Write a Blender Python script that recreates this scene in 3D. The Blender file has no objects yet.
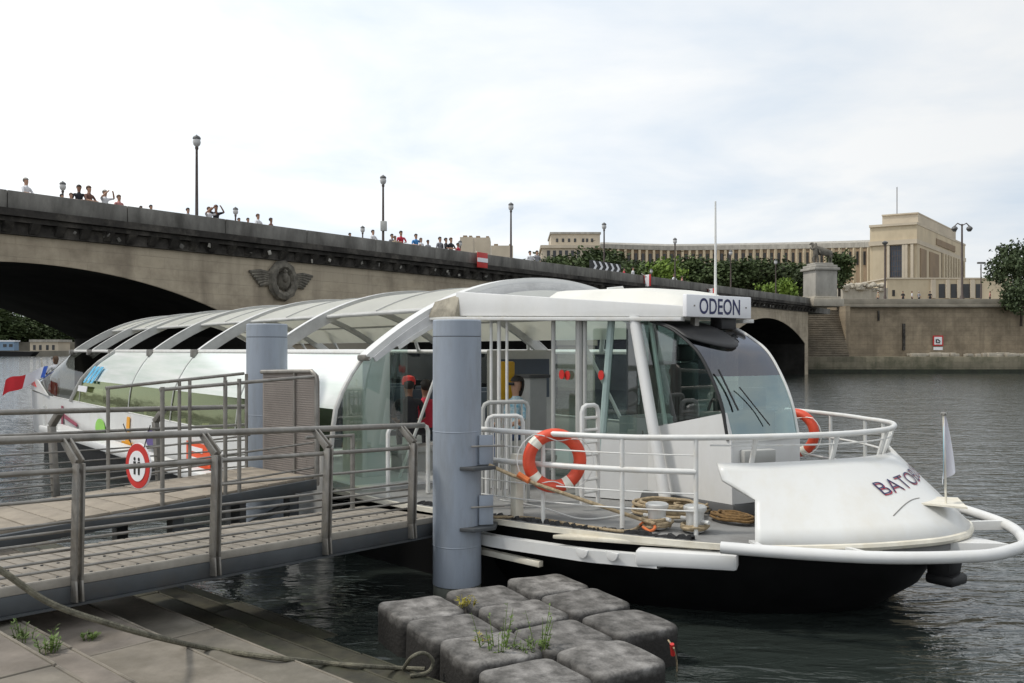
import bpy, bmesh, math, random
from mathutils import Vector, Matrix
R = math.radians
random.seed(7)
sc = bpy.context.scene
col = sc.collection

# ------------------------------------------------------------------ camera
EYE = 2.9; F = 900.0; HOR = 350.0
cam = bpy.data.objects.new("camera", bpy.data.cameras.new("camera"))
col.objects.link(cam); sc.camera = cam
cam.location = (0, 0, EYE); cam.rotation_euler = (R(90), 0, 0)
cam.data.sensor_width = 36; cam.data.lens = 36*F/1024
cam.data.shift_y = (HOR-341.5)/1024
cam.data.clip_end = 6000; cam.data.clip_start = 0.05

# ------------------------------------------------------------------ sky and sun
SUN_EL, SUN_AZ = 56, 262          # azimuth clockwise from +Y, where the sun stands
world = bpy.data.worlds.new("World"); sc.world = world; world.use_nodes = True
nt = world.node_tree; nt.nodes.clear()
def N(tree, kind, **kw):
    n = tree.nodes.new(kind)
    for k, v in kw.items(): setattr(n, k, v)
    return n
L = nt.links.new
wo = N(nt, 'ShaderNodeOutputWorld'); bg = N(nt, 'ShaderNodeBackground'); bg.inputs['Strength'].default_value = 0.1
sky = N(nt, 'ShaderNodeTexSky', sky_type='NISHITA', sun_disc=False)
sky.sun_elevation = R(SUN_EL); sky.sun_rotation = R(SUN_AZ); sky.dust_density = 2.0
tc = N(nt, 'ShaderNodeTexCoord')
sx = N(nt, 'ShaderNodeSeparateXYZ'); L(tc.outputs['Generated'], sx.inputs[0])
# project the direction on a cloud layer so that clouds flatten towards the horizon
mz = N(nt, 'ShaderNodeMath', operation='MAXIMUM'); L(sx.outputs['Z'], mz.inputs[0]); mz.inputs[1].default_value = 0.0
az = N(nt, 'ShaderNodeMath', operation='ADD'); L(mz.outputs[0], az.inputs[0]); az.inputs[1].default_value = 0.16
dx = N(nt, 'ShaderNodeMath', operation='DIVIDE'); L(sx.outputs['X'], dx.inputs[0]); L(az.outputs[0], dx.inputs[1])
dy = N(nt, 'ShaderNodeMath', operation='DIVIDE'); L(sx.outputs['Y'], dy.inputs[0]); L(az.outputs[0], dy.inputs[1])
cx = N(nt, 'ShaderNodeCombineXYZ'); L(dx.outputs[0], cx.inputs[0]); L(dy.outputs[0], cx.inputs[1])
cn = N(nt, 'ShaderNodeTexNoise'); cn.inputs['Scale'].default_value = 1.3; cn.inputs['Detail'].default_value = 7; cn.inputs['Roughness'].default_value = 0.55
cn.inputs['Distortion'].default_value = 0.3
L(cx.outputs[0], cn.inputs['Vector'])
cr = N(nt, 'ShaderNodeValToRGB')
cr.color_ramp.elements[0].position = 0.30; cr.color_ramp.elements[0].color = (6.4, 7.25, 8.2, 1)
cr.color_ramp.elements[1].position = 0.62; cr.color_ramp.elements[1].color = (8.9, 9.0, 9.0, 1)
L(cn.outputs['Fac'], cr.inputs[0])
# thicker, brighter cloud to the left of the view
lr = N(nt, 'ShaderNodeMapRange'); L(sx.outputs['X'], lr.inputs[0])
lr.inputs[1].default_value = -0.5; lr.inputs[2].default_value = 0.55; lr.inputs[3].default_value = 1.10; lr.inputs[4].default_value = 0.80
cm = N(nt, 'ShaderNodeVectorMath', operation='SCALE'); L(cr.outputs[0], cm.inputs[0]); L(lr.outputs[0], cm.inputs['Scale'])
mx = N(nt, 'ShaderNodeMix', data_type='RGBA'); mx.inputs[0].default_value = 0.93
L(sky.outputs[0], mx.inputs[6]); L(cm.outputs[0], mx.inputs[7])
L(mx.outputs[2], bg.inputs['Color']); L(bg.outputs[0], wo.inputs['Surface'])

sun = bpy.data.objects.new("sun", bpy.data.lights.new("sun", 'SUN')); col.objects.link(sun)
sun.data.energy = 1.7; sun.data.angle = R(8); sun.data.color = (1.0, 0.95, 0.86)
sd = Vector((math.sin(R(SUN_AZ))*math.cos(R(SUN_EL)), math.cos(R(SUN_AZ))*math.cos(R(SUN_EL)), math.sin(R(SUN_EL))))
sun.rotation_euler = (-sd).to_track_quat('-Z', 'Y').to_euler()
sun.location = (0, 0, 60)
sc.view_settings.view_transform = 'Standard'; sc.view_settings.look = 'None'
sc.view_settings.exposure = 0.35; sc.view_settings.gamma = 1.0
sc.view_settings.use_curve_mapping = False

# ------------------------------------------------------------------ helpers
def P(u, v, Y): return Vector(((u-512)/F*Y, Y, EYE-(v-HOR)/F*Y))
def PZ(u, v, z):
    Y = (EYE-z)*F/(v-HOR); return P(u, v, Y)

class MB:
    def __init__(s): s.bm = bmesh.new()
    def face(s, pts, mi=0):
        f = s.bm.faces.new([s.bm.verts.new(p) for p in pts]); f.material_index = mi; return s
    def hexa(s, p, bev=0, mi=0, seg=2):
        """p: 4 bottom points then 4 top points"""
        vs = [s.bm.verts.new(q) for q in p]
        fs = [s.bm.faces.new([vs[i] for i in ix]) for ix in ((3,2,1,0),(4,5,6,7),(0,1,5,4),(1,2,6,5),(2,3,7,6),(3,0,4,7))]
        for f in fs: f.material_index = mi
        if bev:
            es = list({e for f in fs for e in f.edges})
            bmesh.ops.bevel(s.bm, geom=es, offset=bev, segments=seg, affect='EDGES', profile=0.5)
        return s
    def box(s, c, size, rz=0, bev=0, mi=0, rx=0, ry=0):
        M = Matrix.Translation(c) @ Matrix.Rotation(rz, 4, 'Z') @ Matrix.Rotation(ry, 4, 'Y') @ Matrix.Rotation(rx, 4, 'X')
        a, b, h = size[0]/2, size[1]/2, size[2]/2
        return s.hexa([M @ Vector(q) for q in ((-a,-b,-h),(a,-b,-h),(a,b,-h),(-a,b,-h),(-a,-b,h),(a,-b,h),(a,b,h),(-a,b,h))], bev, mi)
    def beam(s, a, b, wd, ht, up=(0,0,1), bev=0, mi=0):
        a, b = Vector(a), Vector(b); t = (b-a).normalized(); up = Vector(up)
        sd = t.cross(up).normalized()*wd/2; uu = sd.cross(t).normalized()*ht/2
        return s.hexa([a-sd-uu, a+sd-uu, b+sd-uu, b-sd-uu, a-sd+uu, a+sd+uu, b+sd+uu, b-sd+uu], bev, mi)
    def tube(s, pts, r, n=10, closed=False, mi=0):
        pts = [Vector(p) for p in pts]; k = len(pts); rings = []
        rr = r if isinstance(r, (list, tuple)) else [r]*k
        nrm = None
        for i, p in enumerate(pts):
            if closed: t = pts[(i+1) % k]-pts[i-1]
            else: t = pts[min(i+1, k-1)]-pts[max(i-1, 0)]
            t = t.normalized() if t.length else Vector((0,0,1))
            if nrm is None:
                nrm = t.cross(Vector((0,0,1)) if abs(t.z) < .95 else Vector((1,0,0))).normalized()
            else:
                nrm = (nrm - t*nrm.dot(t)).normalized()
            bn = t.cross(nrm)
            rings.append([s.bm.verts.new(p+(nrm*math.cos(2*math.pi*j/n)+bn*math.sin(2*math.pi*j/n))*rr[i]) for j in range(n)])
        for i in range(k if closed else k-1):
            A, B = rings[i], rings[(i+1) % k]
            for j in range(n):
                f = s.bm.faces.new((A[j], A[(j+1) % n], B[(j+1) % n], B[j])); f.material_index = mi
        if not closed:
            s.bm.faces.new(rings[0][::-1]).material_index = mi; s.bm.faces.new(rings[-1]).material_index = mi
        return s
    def lathe(s, c, prof, n=24, axis='Z', mi=0):
        c = Vector(c); rings = []
        for r, z in prof:
            rings.append([s.bm.verts.new(c+Vector((r*math.cos(2*math.pi*j/n), r*math.sin(2*math.pi*j/n), z))) for j in range(n)])
        for A, B in zip(rings, rings[1:]):
            for j in range(n):
                f = s.bm.faces.new((A[j], A[(j+1) % n], B[(j+1) % n], B[j])); f.material_index = mi
        s.bm.faces.new(rings[0][::-1]).material_index = mi; s.bm.faces.new(rings[-1]).material_index = mi
        return s
    def loft(s, rows, closed=False, mi=0):
        g = [[s.bm.verts.new(p) for p in r] for r in rows]; n = len(g[0])
        for A, B in zip(g, g[1:]):
            for j in range(n if closed else n-1):
                f = s.bm.faces.new((A[j], A[(j+1) % n], B[(j+1) % n], B[j])); f.material_index = mi
        return s
    def prism(s, pts, vec, mi=0, bev=0):
        vec = Vector(vec); a = [s.bm.verts.new(p) for p in pts]; b = [s.bm.verts.new(Vector(p)+vec) for p in pts]; n = len(a)
        fs = [s.bm.faces.new(a[::-1]), s.bm.faces.new(b)]
        for j in range(n): fs.append(s.bm.faces.new((a[j], a[(j+1) % n], b[(j+1) % n], b[j])))
        for f in fs: f.material_index = mi
        if bev:
            es = list({e for f in fs for e in f.edges})
            bmesh.ops.bevel(s.bm, geom=es, offset=bev, segments=2, affect='EDGES', profile=0.5)
        return s
    def ball(s, c, r, sq=(1,1,1), sub=2, mi=0):
        g = bmesh.ops.create_icosphere(s.bm, subdivisions=sub, radius=1, matrix=Matrix.Translation(c) @ Matrix.Diagonal((r*sq[0], r*sq[1], r*sq[2], 1)))
        for v in g['verts']:
            for f in v.link_faces: f.material_index = mi
        return s
    def build(s, name, mats, parent=None, smooth=38, fix=True):
        if fix: bmesh.ops.recalc_face_normals(s.bm, faces=s.bm.faces[:])
        org = None
        if parent is None:
            xs = [v.co for v in s.bm.verts]
            org = Vector(((min(c.x for c in xs)+max(c.x for c in xs))/2, (min(c.y for c in xs)+max(c.y for c in xs))/2, min(c.z for c in xs)))
            off = org
        else:
            off = parent['_w'] if '_w' in parent else (0,0,0)
            off = Vector(off)
        for v in s.bm.verts: v.co -= off
        me = bpy.data.meshes.new(name); s.bm.to_mesh(me); s.bm.free()
        if not isinstance(mats, (list, tuple)): mats = [mats]
        for m in mats: me.materials.append(m)
        if smooth:
            for p in me.polygons: p.use_smooth = True
            me.set_sharp_from_angle(angle=R(smooth))
        o = bpy.data.objects.new(name, me); col.objects.link(o)
        if parent is None: o.location = org; o['_w'] = tuple(org)
        else: o.parent = parent; o['_w'] = tuple(off)
        return o

def thing(name, label, cat, loc, group=None):
    o = bpy.data.objects.new(name, None); col.objects.link(o); o.location = loc
    o.empty_display_size = 0.2; o['_w'] = tuple(loc)
    return tag(o, label, cat, group)
def tag(o, label, cat, group=None):
    o['label'] = label; o['category'] = cat
    if group: o['group'] = group
    return o
def struct(o): o['kind'] = 'structure'; return o
def dup(root, loc, rz=None, label=None, scale=None):
    r = root.copy(); col.objects.link(r); r.location = loc
    if rz is not None: r.rotation_euler = (0, 0, rz)
    if scale: r.scale = scale if isinstance(scale, (tuple, list)) else (scale,)*3
    if label: r['label'] = label
    for ch in [o for o in root.children]:
        c = ch.copy(); col.objects.link(c); c.parent = r
        for g in [o for o in ch.children]:
            d = g.copy(); col.objects.link(d); d.parent = c
    return r
def cat(points, n=12, closed=False):
    """Catmull-Rom through points"""
    pts = [Vector(p) for p in points]; out = []; k = len(pts)
    for i in range(k if closed else k-1):
        p1, p2 = pts[i], pts[(i+1) % k]
        p0 = pts[i-1] if (closed or i) else p1*2-p2
        p3 = pts[(i+2) % k] if (closed or i+2 < k) else p2*2-p1
        for j in range(n):
            t = j/n
            out.append(.5*((2*p1)+(p2-p0)*t+(2*p0-5*p1+4*p2-p3)*t*t+(3*p1-p0-3*p2+p3)*t**3))
    if not closed: out.append(pts[-1])
    return out
def resample(pts, n):
    d = [0]
    for a, b in zip(pts, pts[1:]): d.append(d[-1]+(b-a).length)
    out = []; j = 0
    for i in range(n):
        t = d[-1]*i/(n-1)
        while j < len(d)-2 and d[j+1] < t: j += 1
        f = (t-d[j])/max(d[j+1]-d[j], 1e-9); out.append(pts[j].lerp(pts[j+1], min(max(f, 0), 1)))
    return out

# ------------------------------------------------------------------ materials
def pm(name, c, rough=.6, metal=0, var=.12, vs=3.0, bump=0, bs=25, stain=None, stain_amt=.5, ss=1.2, stretch=(1,1,1), spec=.5, c2=None, coat=0, rand=0):
    m = bpy.data.materials.new(name); m.use_nodes = True; t = m.node_tree; b = t.nodes['Principled BSDF']; l = t.links.new
    b.inputs['Roughness'].default_value = rough; b.inputs['Metallic'].default_value = metal
    b.inputs['Specular IOR Level'].default_value = spec; b.inputs['Coat Weight'].default_value = coat
    tx = N(t, 'ShaderNodeTexCoord'); mp = N(t, 'ShaderNodeMapping'); mp.inputs['Scale'].default_value = stretch
    l(tx.outputs['Object'], mp.inputs[0])
    no = N(t, 'ShaderNodeTexNoise'); no.inputs['Scale'].default_value = vs; no.inputs['Detail'].default_value = 6; no.inputs['Roughness'].default_value = .65
    l(mp.outputs[0], no.inputs['Vector'])
    ra = N(t, 'ShaderNodeValToRGB'); ra.color_ramp.elements[0].position = .3; ra.color_ramp.elements[1].position = .7
    d = c2 if c2 else tuple(x*(1-2*var) for x in c)
    u = c if c2 else tuple(min(1, x*(1+var*.6)) for x in c)
    ra.color_ramp.elements[0].color = (*d, 1); ra.color_ramp.elements[1].color = (*u, 1)
    l(no.outputs['Fac'], ra.inputs[0]); out = ra.outputs[0]
    if stain:
        n2 = N(t, 'ShaderNodeTexNoise'); n2.inputs['Scale'].default_value = ss; n2.inputs['Detail'].default_value = 8; n2.inputs['Roughness'].default_value = .7
        m2 = N(t, 'ShaderNodeMapping'); m2.inputs['Scale'].default_value = stretch; m2.inputs['Location'].default_value = (3.1, 7.7, 1.3)
        l(tx.outputs['Object'], m2.inputs[0]); l(m2.outputs[0], n2.inputs['Vector'])
        r2 = N(t, 'ShaderNodeValToRGB'); r2.color_ramp.elements[0].position = .48; r2.color_ramp.elements[1].position = .72
        r2.color_ramp.elements[1].color = (stain_amt,)*3+(1,)
        l(n2.outputs['Fac'], r2.inputs[0])
        mi = N(t, 'ShaderNodeMix', data_type='RGBA'); l(r2.outputs[0], mi.inputs[0]); l(out, mi.inputs[6]); mi.inputs[7].default_value = (*stain, 1); out = mi.outputs[2]
    if rand:
        oi = N(t, 'ShaderNodeObjectInfo'); mr = N(t, 'ShaderNodeMapRange'); l(oi.outputs['Random'], mr.inputs[0]); mr.inputs[3].default_value = 1-rand; mr.inputs[4].default_value = 1+rand
        sc_ = N(t, 'ShaderNodeVectorMath', operation='SCALE'); l(out, sc_.inputs[0]); l(mr.outputs[0], sc_.inputs['Scale']); out = sc_.outputs[0]
    l(out, b.inputs['Base Color'])
    # roughness breakup
    rr = N(t, 'ShaderNodeMapRange'); l(no.outputs['Fac'], rr.inputs[0]); rr.inputs[3].default_value = max(0, rough-.1); rr.inputs[4].default_value = min(1, rough+.12); l(rr.outputs[0], b.inputs['Roughness'])
    if bump:
        bn = N(t, 'ShaderNodeTexNoise'); bn.inputs['Scale'].default_value = bs; bn.inputs['Detail'].default_value = 5; l(mp.outputs[0], bn.inputs['Vector'])
        bu = N(t, 'ShaderNodeBump'); bu.inputs['Strength'].default_value = min(1, bump*10); bu.inputs['Distance'].default_value = bump*.3; l(bn.outputs['Fac'], bu.inputs['Height']); l(bu.outputs[0], b.inputs['Normal'])
    return m
def glass(name, tint=(.7,.82,.78), refl=.12, rough=.02, gcol=(1,1,1), bump=0, power=4.5):
    m = bpy.data.materials.new(name); m.use_nodes = True; t = m.node_tree; t.nodes.clear(); l = t.links.new
    o = N(t, 'ShaderNodeOutputMaterial'); tr = N(t, 'ShaderNodeBsdfTransparent'); tr.inputs[0].default_value = (*tint, 1)
    gl = N(t, 'ShaderNodeBsdfGlossy'); gl.inputs['Roughness'].default_value = rough; gl.inputs[0].default_value = (*gcol, 1)
    lw = N(t, 'ShaderNodeLayerWeight'); lw.inputs[0].default_value = .5; pw = N(t, 'ShaderNodeMath', operation='POWER'); l(lw.outputs['Facing'], pw.inputs[0]); pw.inputs[1].default_value = power
    mr = N(t, 'ShaderNodeMapRange'); l(pw.outputs[0], mr.inputs[0]); mr.inputs[3].default_value = refl; mr.inputs[4].default_value = 1
    mi = N(t, 'ShaderNodeMixShader'); l(mr.outputs[0], mi.inputs[0]); l(tr.outputs[0], mi.inputs[1]); l(gl.outputs[0], mi.inputs[2]); l(mi.outputs[0], o.inputs[0])
    if bump:
        tx = N(t, 'ShaderNodeTexCoord'); mp = N(t, 'ShaderNodeMapping'); mp.inputs['Scale'].default_value = (.5, .5, 2); l(tx.outputs['Object'], mp.inputs[0])
        bn = N(t, 'ShaderNodeTexNoise'); bn.inputs['Scale'].default_value = 2.0; l(mp.outputs[0], bn.inputs['Vector'])
        bu = N(t, 'ShaderNodeBump'); bu.inputs['Strength'].default_value = .6; bu.inputs['Distance'].default_value = bump; l(bn.outputs['Fac'], bu.inputs['Height']); l(bu.outputs[0], gl.inputs['Normal'])
    return m
M = {}
M['white'] = pm('white_paint', (.68,.68,.67), .35, var=.05, vs=1.5, stain=(.55,.52,.44), stain_amt=.3, ss=1.5, stretch=(1,1,.5))
M['bow'] = pm('bow_white_paint', (.68,.68,.66), .3, var=.03, vs=.8, stain=(.56,.50,.38), stain_amt=.35, ss=1.1, stretch=(1.4,1.4,.3))
M['offwhite'] = pm('yellowed_white_rubber', (.72,.68,.58), .55, var=.1, vs=4, stain=(.5,.42,.28), stain_amt=.5, ss=2)
M['rail'] = pm('white_enamel', (.68,.68,.66), .35, var=.05, vs=6, stain=(.5,.42,.3), stain_amt=.35, ss=5)
M['roofwhite'] = pm('roof_white', (.66,.66,.63), .5, var=.04, vs=1)
M['ribgrey'] = pm('rib_grey', (.52,.52,.50), .5, var=.08, vs=3, stain=(.25,.24,.22), stain_amt=.4)
M['hullblack'] = pm('black_hull', (.006,.006,.0065), .55, var=.2, vs=3, spec=.25)
M['deck'] = pm('grey_deck', (.25,.25,.245), .75, var=.15, vs=2, bump=.03, bs=120, stain=(.12,.11,.1), stain_amt=.6)
M['deckdark'] = pm('dark_deck', (.10,.10,.10), .8, var=.15, vs=2)
M['steel'] = pm('galvanised_steel', (.29,.275,.25), .42, metal=.45, var=.18, vs=5, stain=(.13,.10,.07), stain_amt=.5, ss=4)
M['steelbeam'] = pm('painted_steel_beam', (.075,.083,.09), .55, metal=.2, var=.15, vs=2, stain=(.08,.07,.06), stain_amt=.6, ss=2.5)
M['pile'] = pm('grey_blue_pile_paint', (.30,.34,.40), .5, var=.07, vs=1.5, stretch=(2,2,.4), stain=(.20,.21,.21), stain_amt=.6, ss=2.4, bump=.008, bs=12)
M['pilebase'] = pm('pile_tide_stain', (.18,.19,.16), .8, var=.2, vs=6, bump=.03)
M['black'] = pm('black_plastic', (.015,.015,.016), .5, var=.2)
M['red'] = pm('red_paint', (.55,.03,.025), .45, var=.08)
M['ring'] = pm('orange_red_lifebuoy', (.70,.075,.03), .5, var=.1, vs=5, stain=(.75,.2,.12), stain_amt=.4, ss=6)
M['reflector'] = pm('silver_reflective_tape', (.85,.83,.72), .4, var=.05)
M['rope'] = pm('tan_rope', (.42,.33,.21), .95, var=.25, vs=25, bump=.06, bs=90)
M['ropeold'] = pm('weathered_rope', (.16,.15,.11), .95, var=.3, vs=20, bump=.06, bs=80)
M['ropebrown'] = pm('brown_rope', (.22,.13,.05), .95, var=.3, vs=20, bump=.06, bs=80)
M['orangeline'] = pm('orange_line', (.6,.16,.05), .9)
M['navy'] = pm('navy_lettering', (.02,.025,.10), .5)
M['text_red'] = pm('red_lettering', (.35,.02,.05), .5)
M['signwhite'] = pm('sign_white', (.80,.80,.82), .4, var=.02)
M['yellow'] = pm('yellow_plastic', (.75,.42,.02), .5)
M['greypanel'] = pm('grey_panel', (.42,.42,.40), .5, var=.06)
M['g_clear'] = glass('clear_glass', (.80,.88,.85), .07)
M['g_door'] = glass('green_tinted_glass', (.66,.80,.75), .12)
M['g_screen'] = glass('windscreen_glass', (.44,.56,.55), .30, gcol=(.75,.90,.90))
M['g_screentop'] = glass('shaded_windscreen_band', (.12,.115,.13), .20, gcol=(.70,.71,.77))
M['g_white'] = pm('canopy_sky_reflection', (.86,.87,.86), .12, var=.1, vs=1.3, stretch=(.3,.3,6), c2=(.66,.74,.68), spec=.8)  # sky reflection painted into the canopy as white with green streaks
M['g_green'] = glass('lower_window_glass', (.30,.34,.15), .20, rough=.10, bump=.005, gcol=(.62,.68,.42))  # reflected greenery put into the glass as a green tint
M['g_stern'] = glass('stern_glass', (.30,.31,.28), .09, rough=.05, power=14)
M['roofpanel'] = pm('translucent_roof_panel', (.70,.70,.66), .4, var=.07, vs=.8)
def add_translucency(m, c, f):
    t = m.node_tree; b = t.nodes['Principled BSDF']; o = t.nodes['Material Output']; tl = N(t, 'ShaderNodeBsdfTranslucent'); tl.inputs[0].default_value = (*c, 1); mx_ = N(t, 'ShaderNodeMixShader'); mx_.inputs[0].default_value = f
    t.links.new(b.outputs[0], mx_.inputs[1]); t.links.new(tl.outputs[0], mx_.inputs[2]); t.links.new(mx_.outputs[0], o.inputs['Surface'])
add_translucency(M['roofpanel'], (.85,.84,.76), .5)
# ------------------------------------------------------------------ setting materials
def masonry(name, c1, c2, mortar, dirn, bw=1.2, bh=.45, rough=.85, stain=(.12,.1,.08), stain_pos=(.5,.75), streak=True, ms=.012):
    m = bpy.data.materials.new(name); m.use_nodes = True; t = m.node_tree; b = t.nodes['Principled BSDF']; l = t.links.new
    g = N(t, 'ShaderNodeNewGeometry'); dt = N(t, 'ShaderNodeVectorMath', operation='DOT_PRODUCT'); l(g.outputs['Position'], dt.inputs[0]); dt.inputs[1].default_value = dirn
    sp = N(t, 'ShaderNodeSeparateXYZ'); l(g.outputs['Position'], sp.inputs[0])
    cb = N(t, 'ShaderNodeCombineXYZ'); l(dt.outputs['Value'], cb.inputs[0]); l(sp.outputs['Z'], cb.inputs[1])
    br = N(t, 'ShaderNodeTexBrick'); br.inputs['Scale'].default_value = 1; br.inputs['Brick Width'].default_value = bw; br.inputs['Row Height'].default_value = bh
    br.inputs['Mortar Size'].default_value = ms; br.inputs['Color1'].default_value = (*c1, 1); br.inputs['Color2'].default_value = (*c2, 1); br.inputs['Mortar'].default_value = (*mortar, 1)
    br.inputs['Bias'].default_value = -.2
    l(cb.outputs[0], br.inputs['Vector'])
    n1 = N(t, 'ShaderNodeTexNoise'); n1.inputs['Scale'].default_value = .35; n1.inputs['Detail'].default_value = 9; n1.inputs['Roughness'].default_value = .7
    mp = N(t, 'ShaderNodeMapping'); mp.inputs['Scale'].default_value = (1, 1, 1); l(cb.outputs[0], mp.inputs[0]); l(mp.outputs[0], n1.inputs['Vector'])
    r1 = N(t, 'ShaderNodeValToRGB'); r1.color_ramp.elements[0].position = stain_pos[0]; r1.color_ramp.elements[1].position = stain_pos[1]; r1.color_ramp.elements[1].color = (.75,.75,.75,1)
    l(n1.outputs['Fac'], r1.inputs[0])
    mi = N(t, 'ShaderNodeMix', data_type='RGBA'); l(r1.outputs[0], mi.inputs[0]); l(br.outputs['Color'], mi.inputs[6]); mi.inputs[7].default_value = (*stain, 1)
    out = mi.outputs[2]
    if streak:
        n2 = N(t, 'ShaderNodeTexNoise'); n2.inputs['Scale'].default_value = 1; n2.inputs['Detail'].default_value = 6
        m2 = N(t, 'ShaderNodeMapping'); m2.inputs['Scale'].default_value = (1.3, .12, 1); l(cb.outputs[0], m2.inputs[0]); l(m2.outputs[0], n2.inputs['Vector'])
        r2 = N(t, 'ShaderNodeValToRGB'); r2.color_ramp.elements[0].position = .5; r2.color_ramp.elements[1].position = .78; r2.color_ramp.elements[1].color = (.7,.7,.7,1); l(n2.outputs['Fac'], r2.inputs[0])
        m3 = N(t, 'ShaderNodeMix', data_type='RGBA'); l(r2.outputs[0], m3.inputs[0]); l(out, m3.inputs[6]); m3.inputs[7].default_value = (*stain, 1); out = m3.outputs[2]
    l(out, b.inputs['Base Color']); b.inputs['Roughness'].default_value = rough; b.inputs['Specular IOR Level'].default_value = .25
    bu = N(t, 'ShaderNodeBump'); bu.inputs['Strength'].default_value = .5; bu.inputs['Distance'].default_value = .04; l(br.outputs['Fac'], bu.inputs['Height']); bu.invert = True; l(bu.outputs[0], b.inputs['Normal'])
    return m
BD = Vector((.606, .796, 0)).normalized(); BN = Vector((-BD.y, BD.x, 0))
M['spandrel'] = masonry('bridge_stone', (.46,.39,.29), (.43,.365,.275), (.38,.32,.24), tuple(BD), 1.4, .5, stain=(.19,.155,.115), stain_pos=(.44,.68), ms=.008)
M['vault'] = pm('shade_black_vault_stone', (.035,.033,.03), .95, var=.3, vs=.5, spec=.1)  # near-black puts the vault's shade into the stained stone colour
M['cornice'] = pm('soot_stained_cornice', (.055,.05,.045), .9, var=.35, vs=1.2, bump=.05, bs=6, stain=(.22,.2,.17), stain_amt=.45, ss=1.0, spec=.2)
M['parapet'] = pm('weathered_parapet_concrete', (.23,.22,.20), .9, var=.3, vs=.9, stain=(.06,.055,.05), stain_amt=.7, ss=.7, stretch=(1,1,.35), spec=.2)
M['quaywall'] = masonry('quay_wall_stone', (.37,.30,.21), (.335,.27,.19), (.29,.235,.165), (1,0,0), 2.0, .6, stain=(.15,.12,.085), stain_pos=(.36,.62), ms=.02)
M['quaylow'] = masonry('wet_quay_stone', (.22,.195,.14), (.17,.15,.11), (.11,.10,.075), (1,0,0), 2.4, .7, stain=(.06,.065,.04), stain_pos=(.42,.62))
M['algae'] = pm('algae_dark_stone', (.03,.035,.02), .8, var=.3, vs=1)
M['stone'] = pm('pale_stone', (.42,.38,.31), .85, var=.15, vs=.6, stain=(.2,.17,.13), stain_amt=.5, ss=.8, stretch=(1,1,.4))
M['stonegrey'] = pm('grey_stone', (.36,.34,.30), .85, var=.15, vs=.6, stain=(.15,.14,.12), stain_amt=.5, ss=.9, stretch=(1,1,.4))
M['palace'] = pm('cream_palace_stone', (.56,.47,.33), .85, var=.10, vs=.12, stain=(.30,.235,.16), stain_amt=.5, ss=.15, stretch=(1,1,.4))
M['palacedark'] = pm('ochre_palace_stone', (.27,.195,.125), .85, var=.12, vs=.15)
M['palacepale'] = pm('pale_palace_stone', (.52,.45,.35), .85, var=.1, vs=.1)
M['window'] = pm('dark_window', (.04,.042,.045), .4, var=.2, vs=.4)
M['winblue'] = pm('blue_grey_window', (.035,.05,.075), .35, var=.25, vs=.5)
M['bronze'] = pm('soot_grey_carved_stone', (.20,.18,.145), .9, var=.35, vs=3, stain=(.05,.045,.04), stain_amt=.7, ss=2)
M['lamp_iron'] = pm('lamp_post_iron', (.10,.075,.065), .6, var=.2)
M['lamp_glass'] = pm('frosted_globe', (.55,.54,.53), .3, var=.1)
M['lamp_cap'] = pm('lamp_metal_cap', (.10,.10,.10), .5)
M['foliage'] = pm('foliage', (.065,.09,.03), .7, vs=.35, c2=(.032,.05,.018), spec=.25, rand=.4)
M['foliage_b'] = pm('bright_foliage', (.17,.25,.04), .7, vs=.4, c2=(.09,.14,.025), spec=.25)
M['foliage_n'] = pm('quay_tree_foliage', (.065,.09,.035), .6, vs=1.0, c2=(.03,.045,.018), spec=.3)
M['bark'] = pm('bark', (.06,.048,.036), .95, var=.3, vs=3, bump=.05)
M['weed'] = pm('weed_leaves', (.13,.20,.035), .6, vs=8, c2=(.06,.10,.02))
M['step'] = pm('worn_step_stone', (.235,.21,.175), .9, var=.16, vs=2.2, bump=.03, bs=40, stain=(.13,.115,.09), stain_amt=.8, ss=2.2, spec=.2)
M['step_b'] = pm('pinkish_step_stone', (.235,.205,.175), .9, var=.18, vs=3, bump=.03, bs=40, stain=(.15,.13,.105), stain_amt=.7, ss=1.8, spec=.2)
M['step_c'] = pm('dirty_step_stone', (.20,.182,.152), .9, var=.2, vs=2.6, bump=.03, bs=36, stain=(.12,.11,.085), stain_amt=.7, ss=1.6, spec=.2)
M['step_n'] = pm('worn_lit_nosing', (.31,.28,.235), .85, var=.25, vs=7, bump=.03, bs=50, stain=(.22,.2,.16), stain_amt=.6, ss=4)  # paler strip paints the lit step edge into the worn stone
M['stepwet_n'] = pm('worn_lit_wet_nosing', (.10,.09,.055), .8, var=.25, vs=4, bump=.03, bs=30, stain=(.07,.075,.035), stain_amt=.7, ss=2.5)  # same painted edge light on the wet steps, darker stone
M['stepwet'] = pm('algae_green_step_stone', (.055,.05,.03), .7, var=.4, vs=3, bump=.03, bs=30, stain=(.04,.05,.02), stain_amt=.8, ss=1.5)
M['earth'] = pm('bank_ground', (.22,.2,.16), .95, var=.2, vs=.1)

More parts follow.
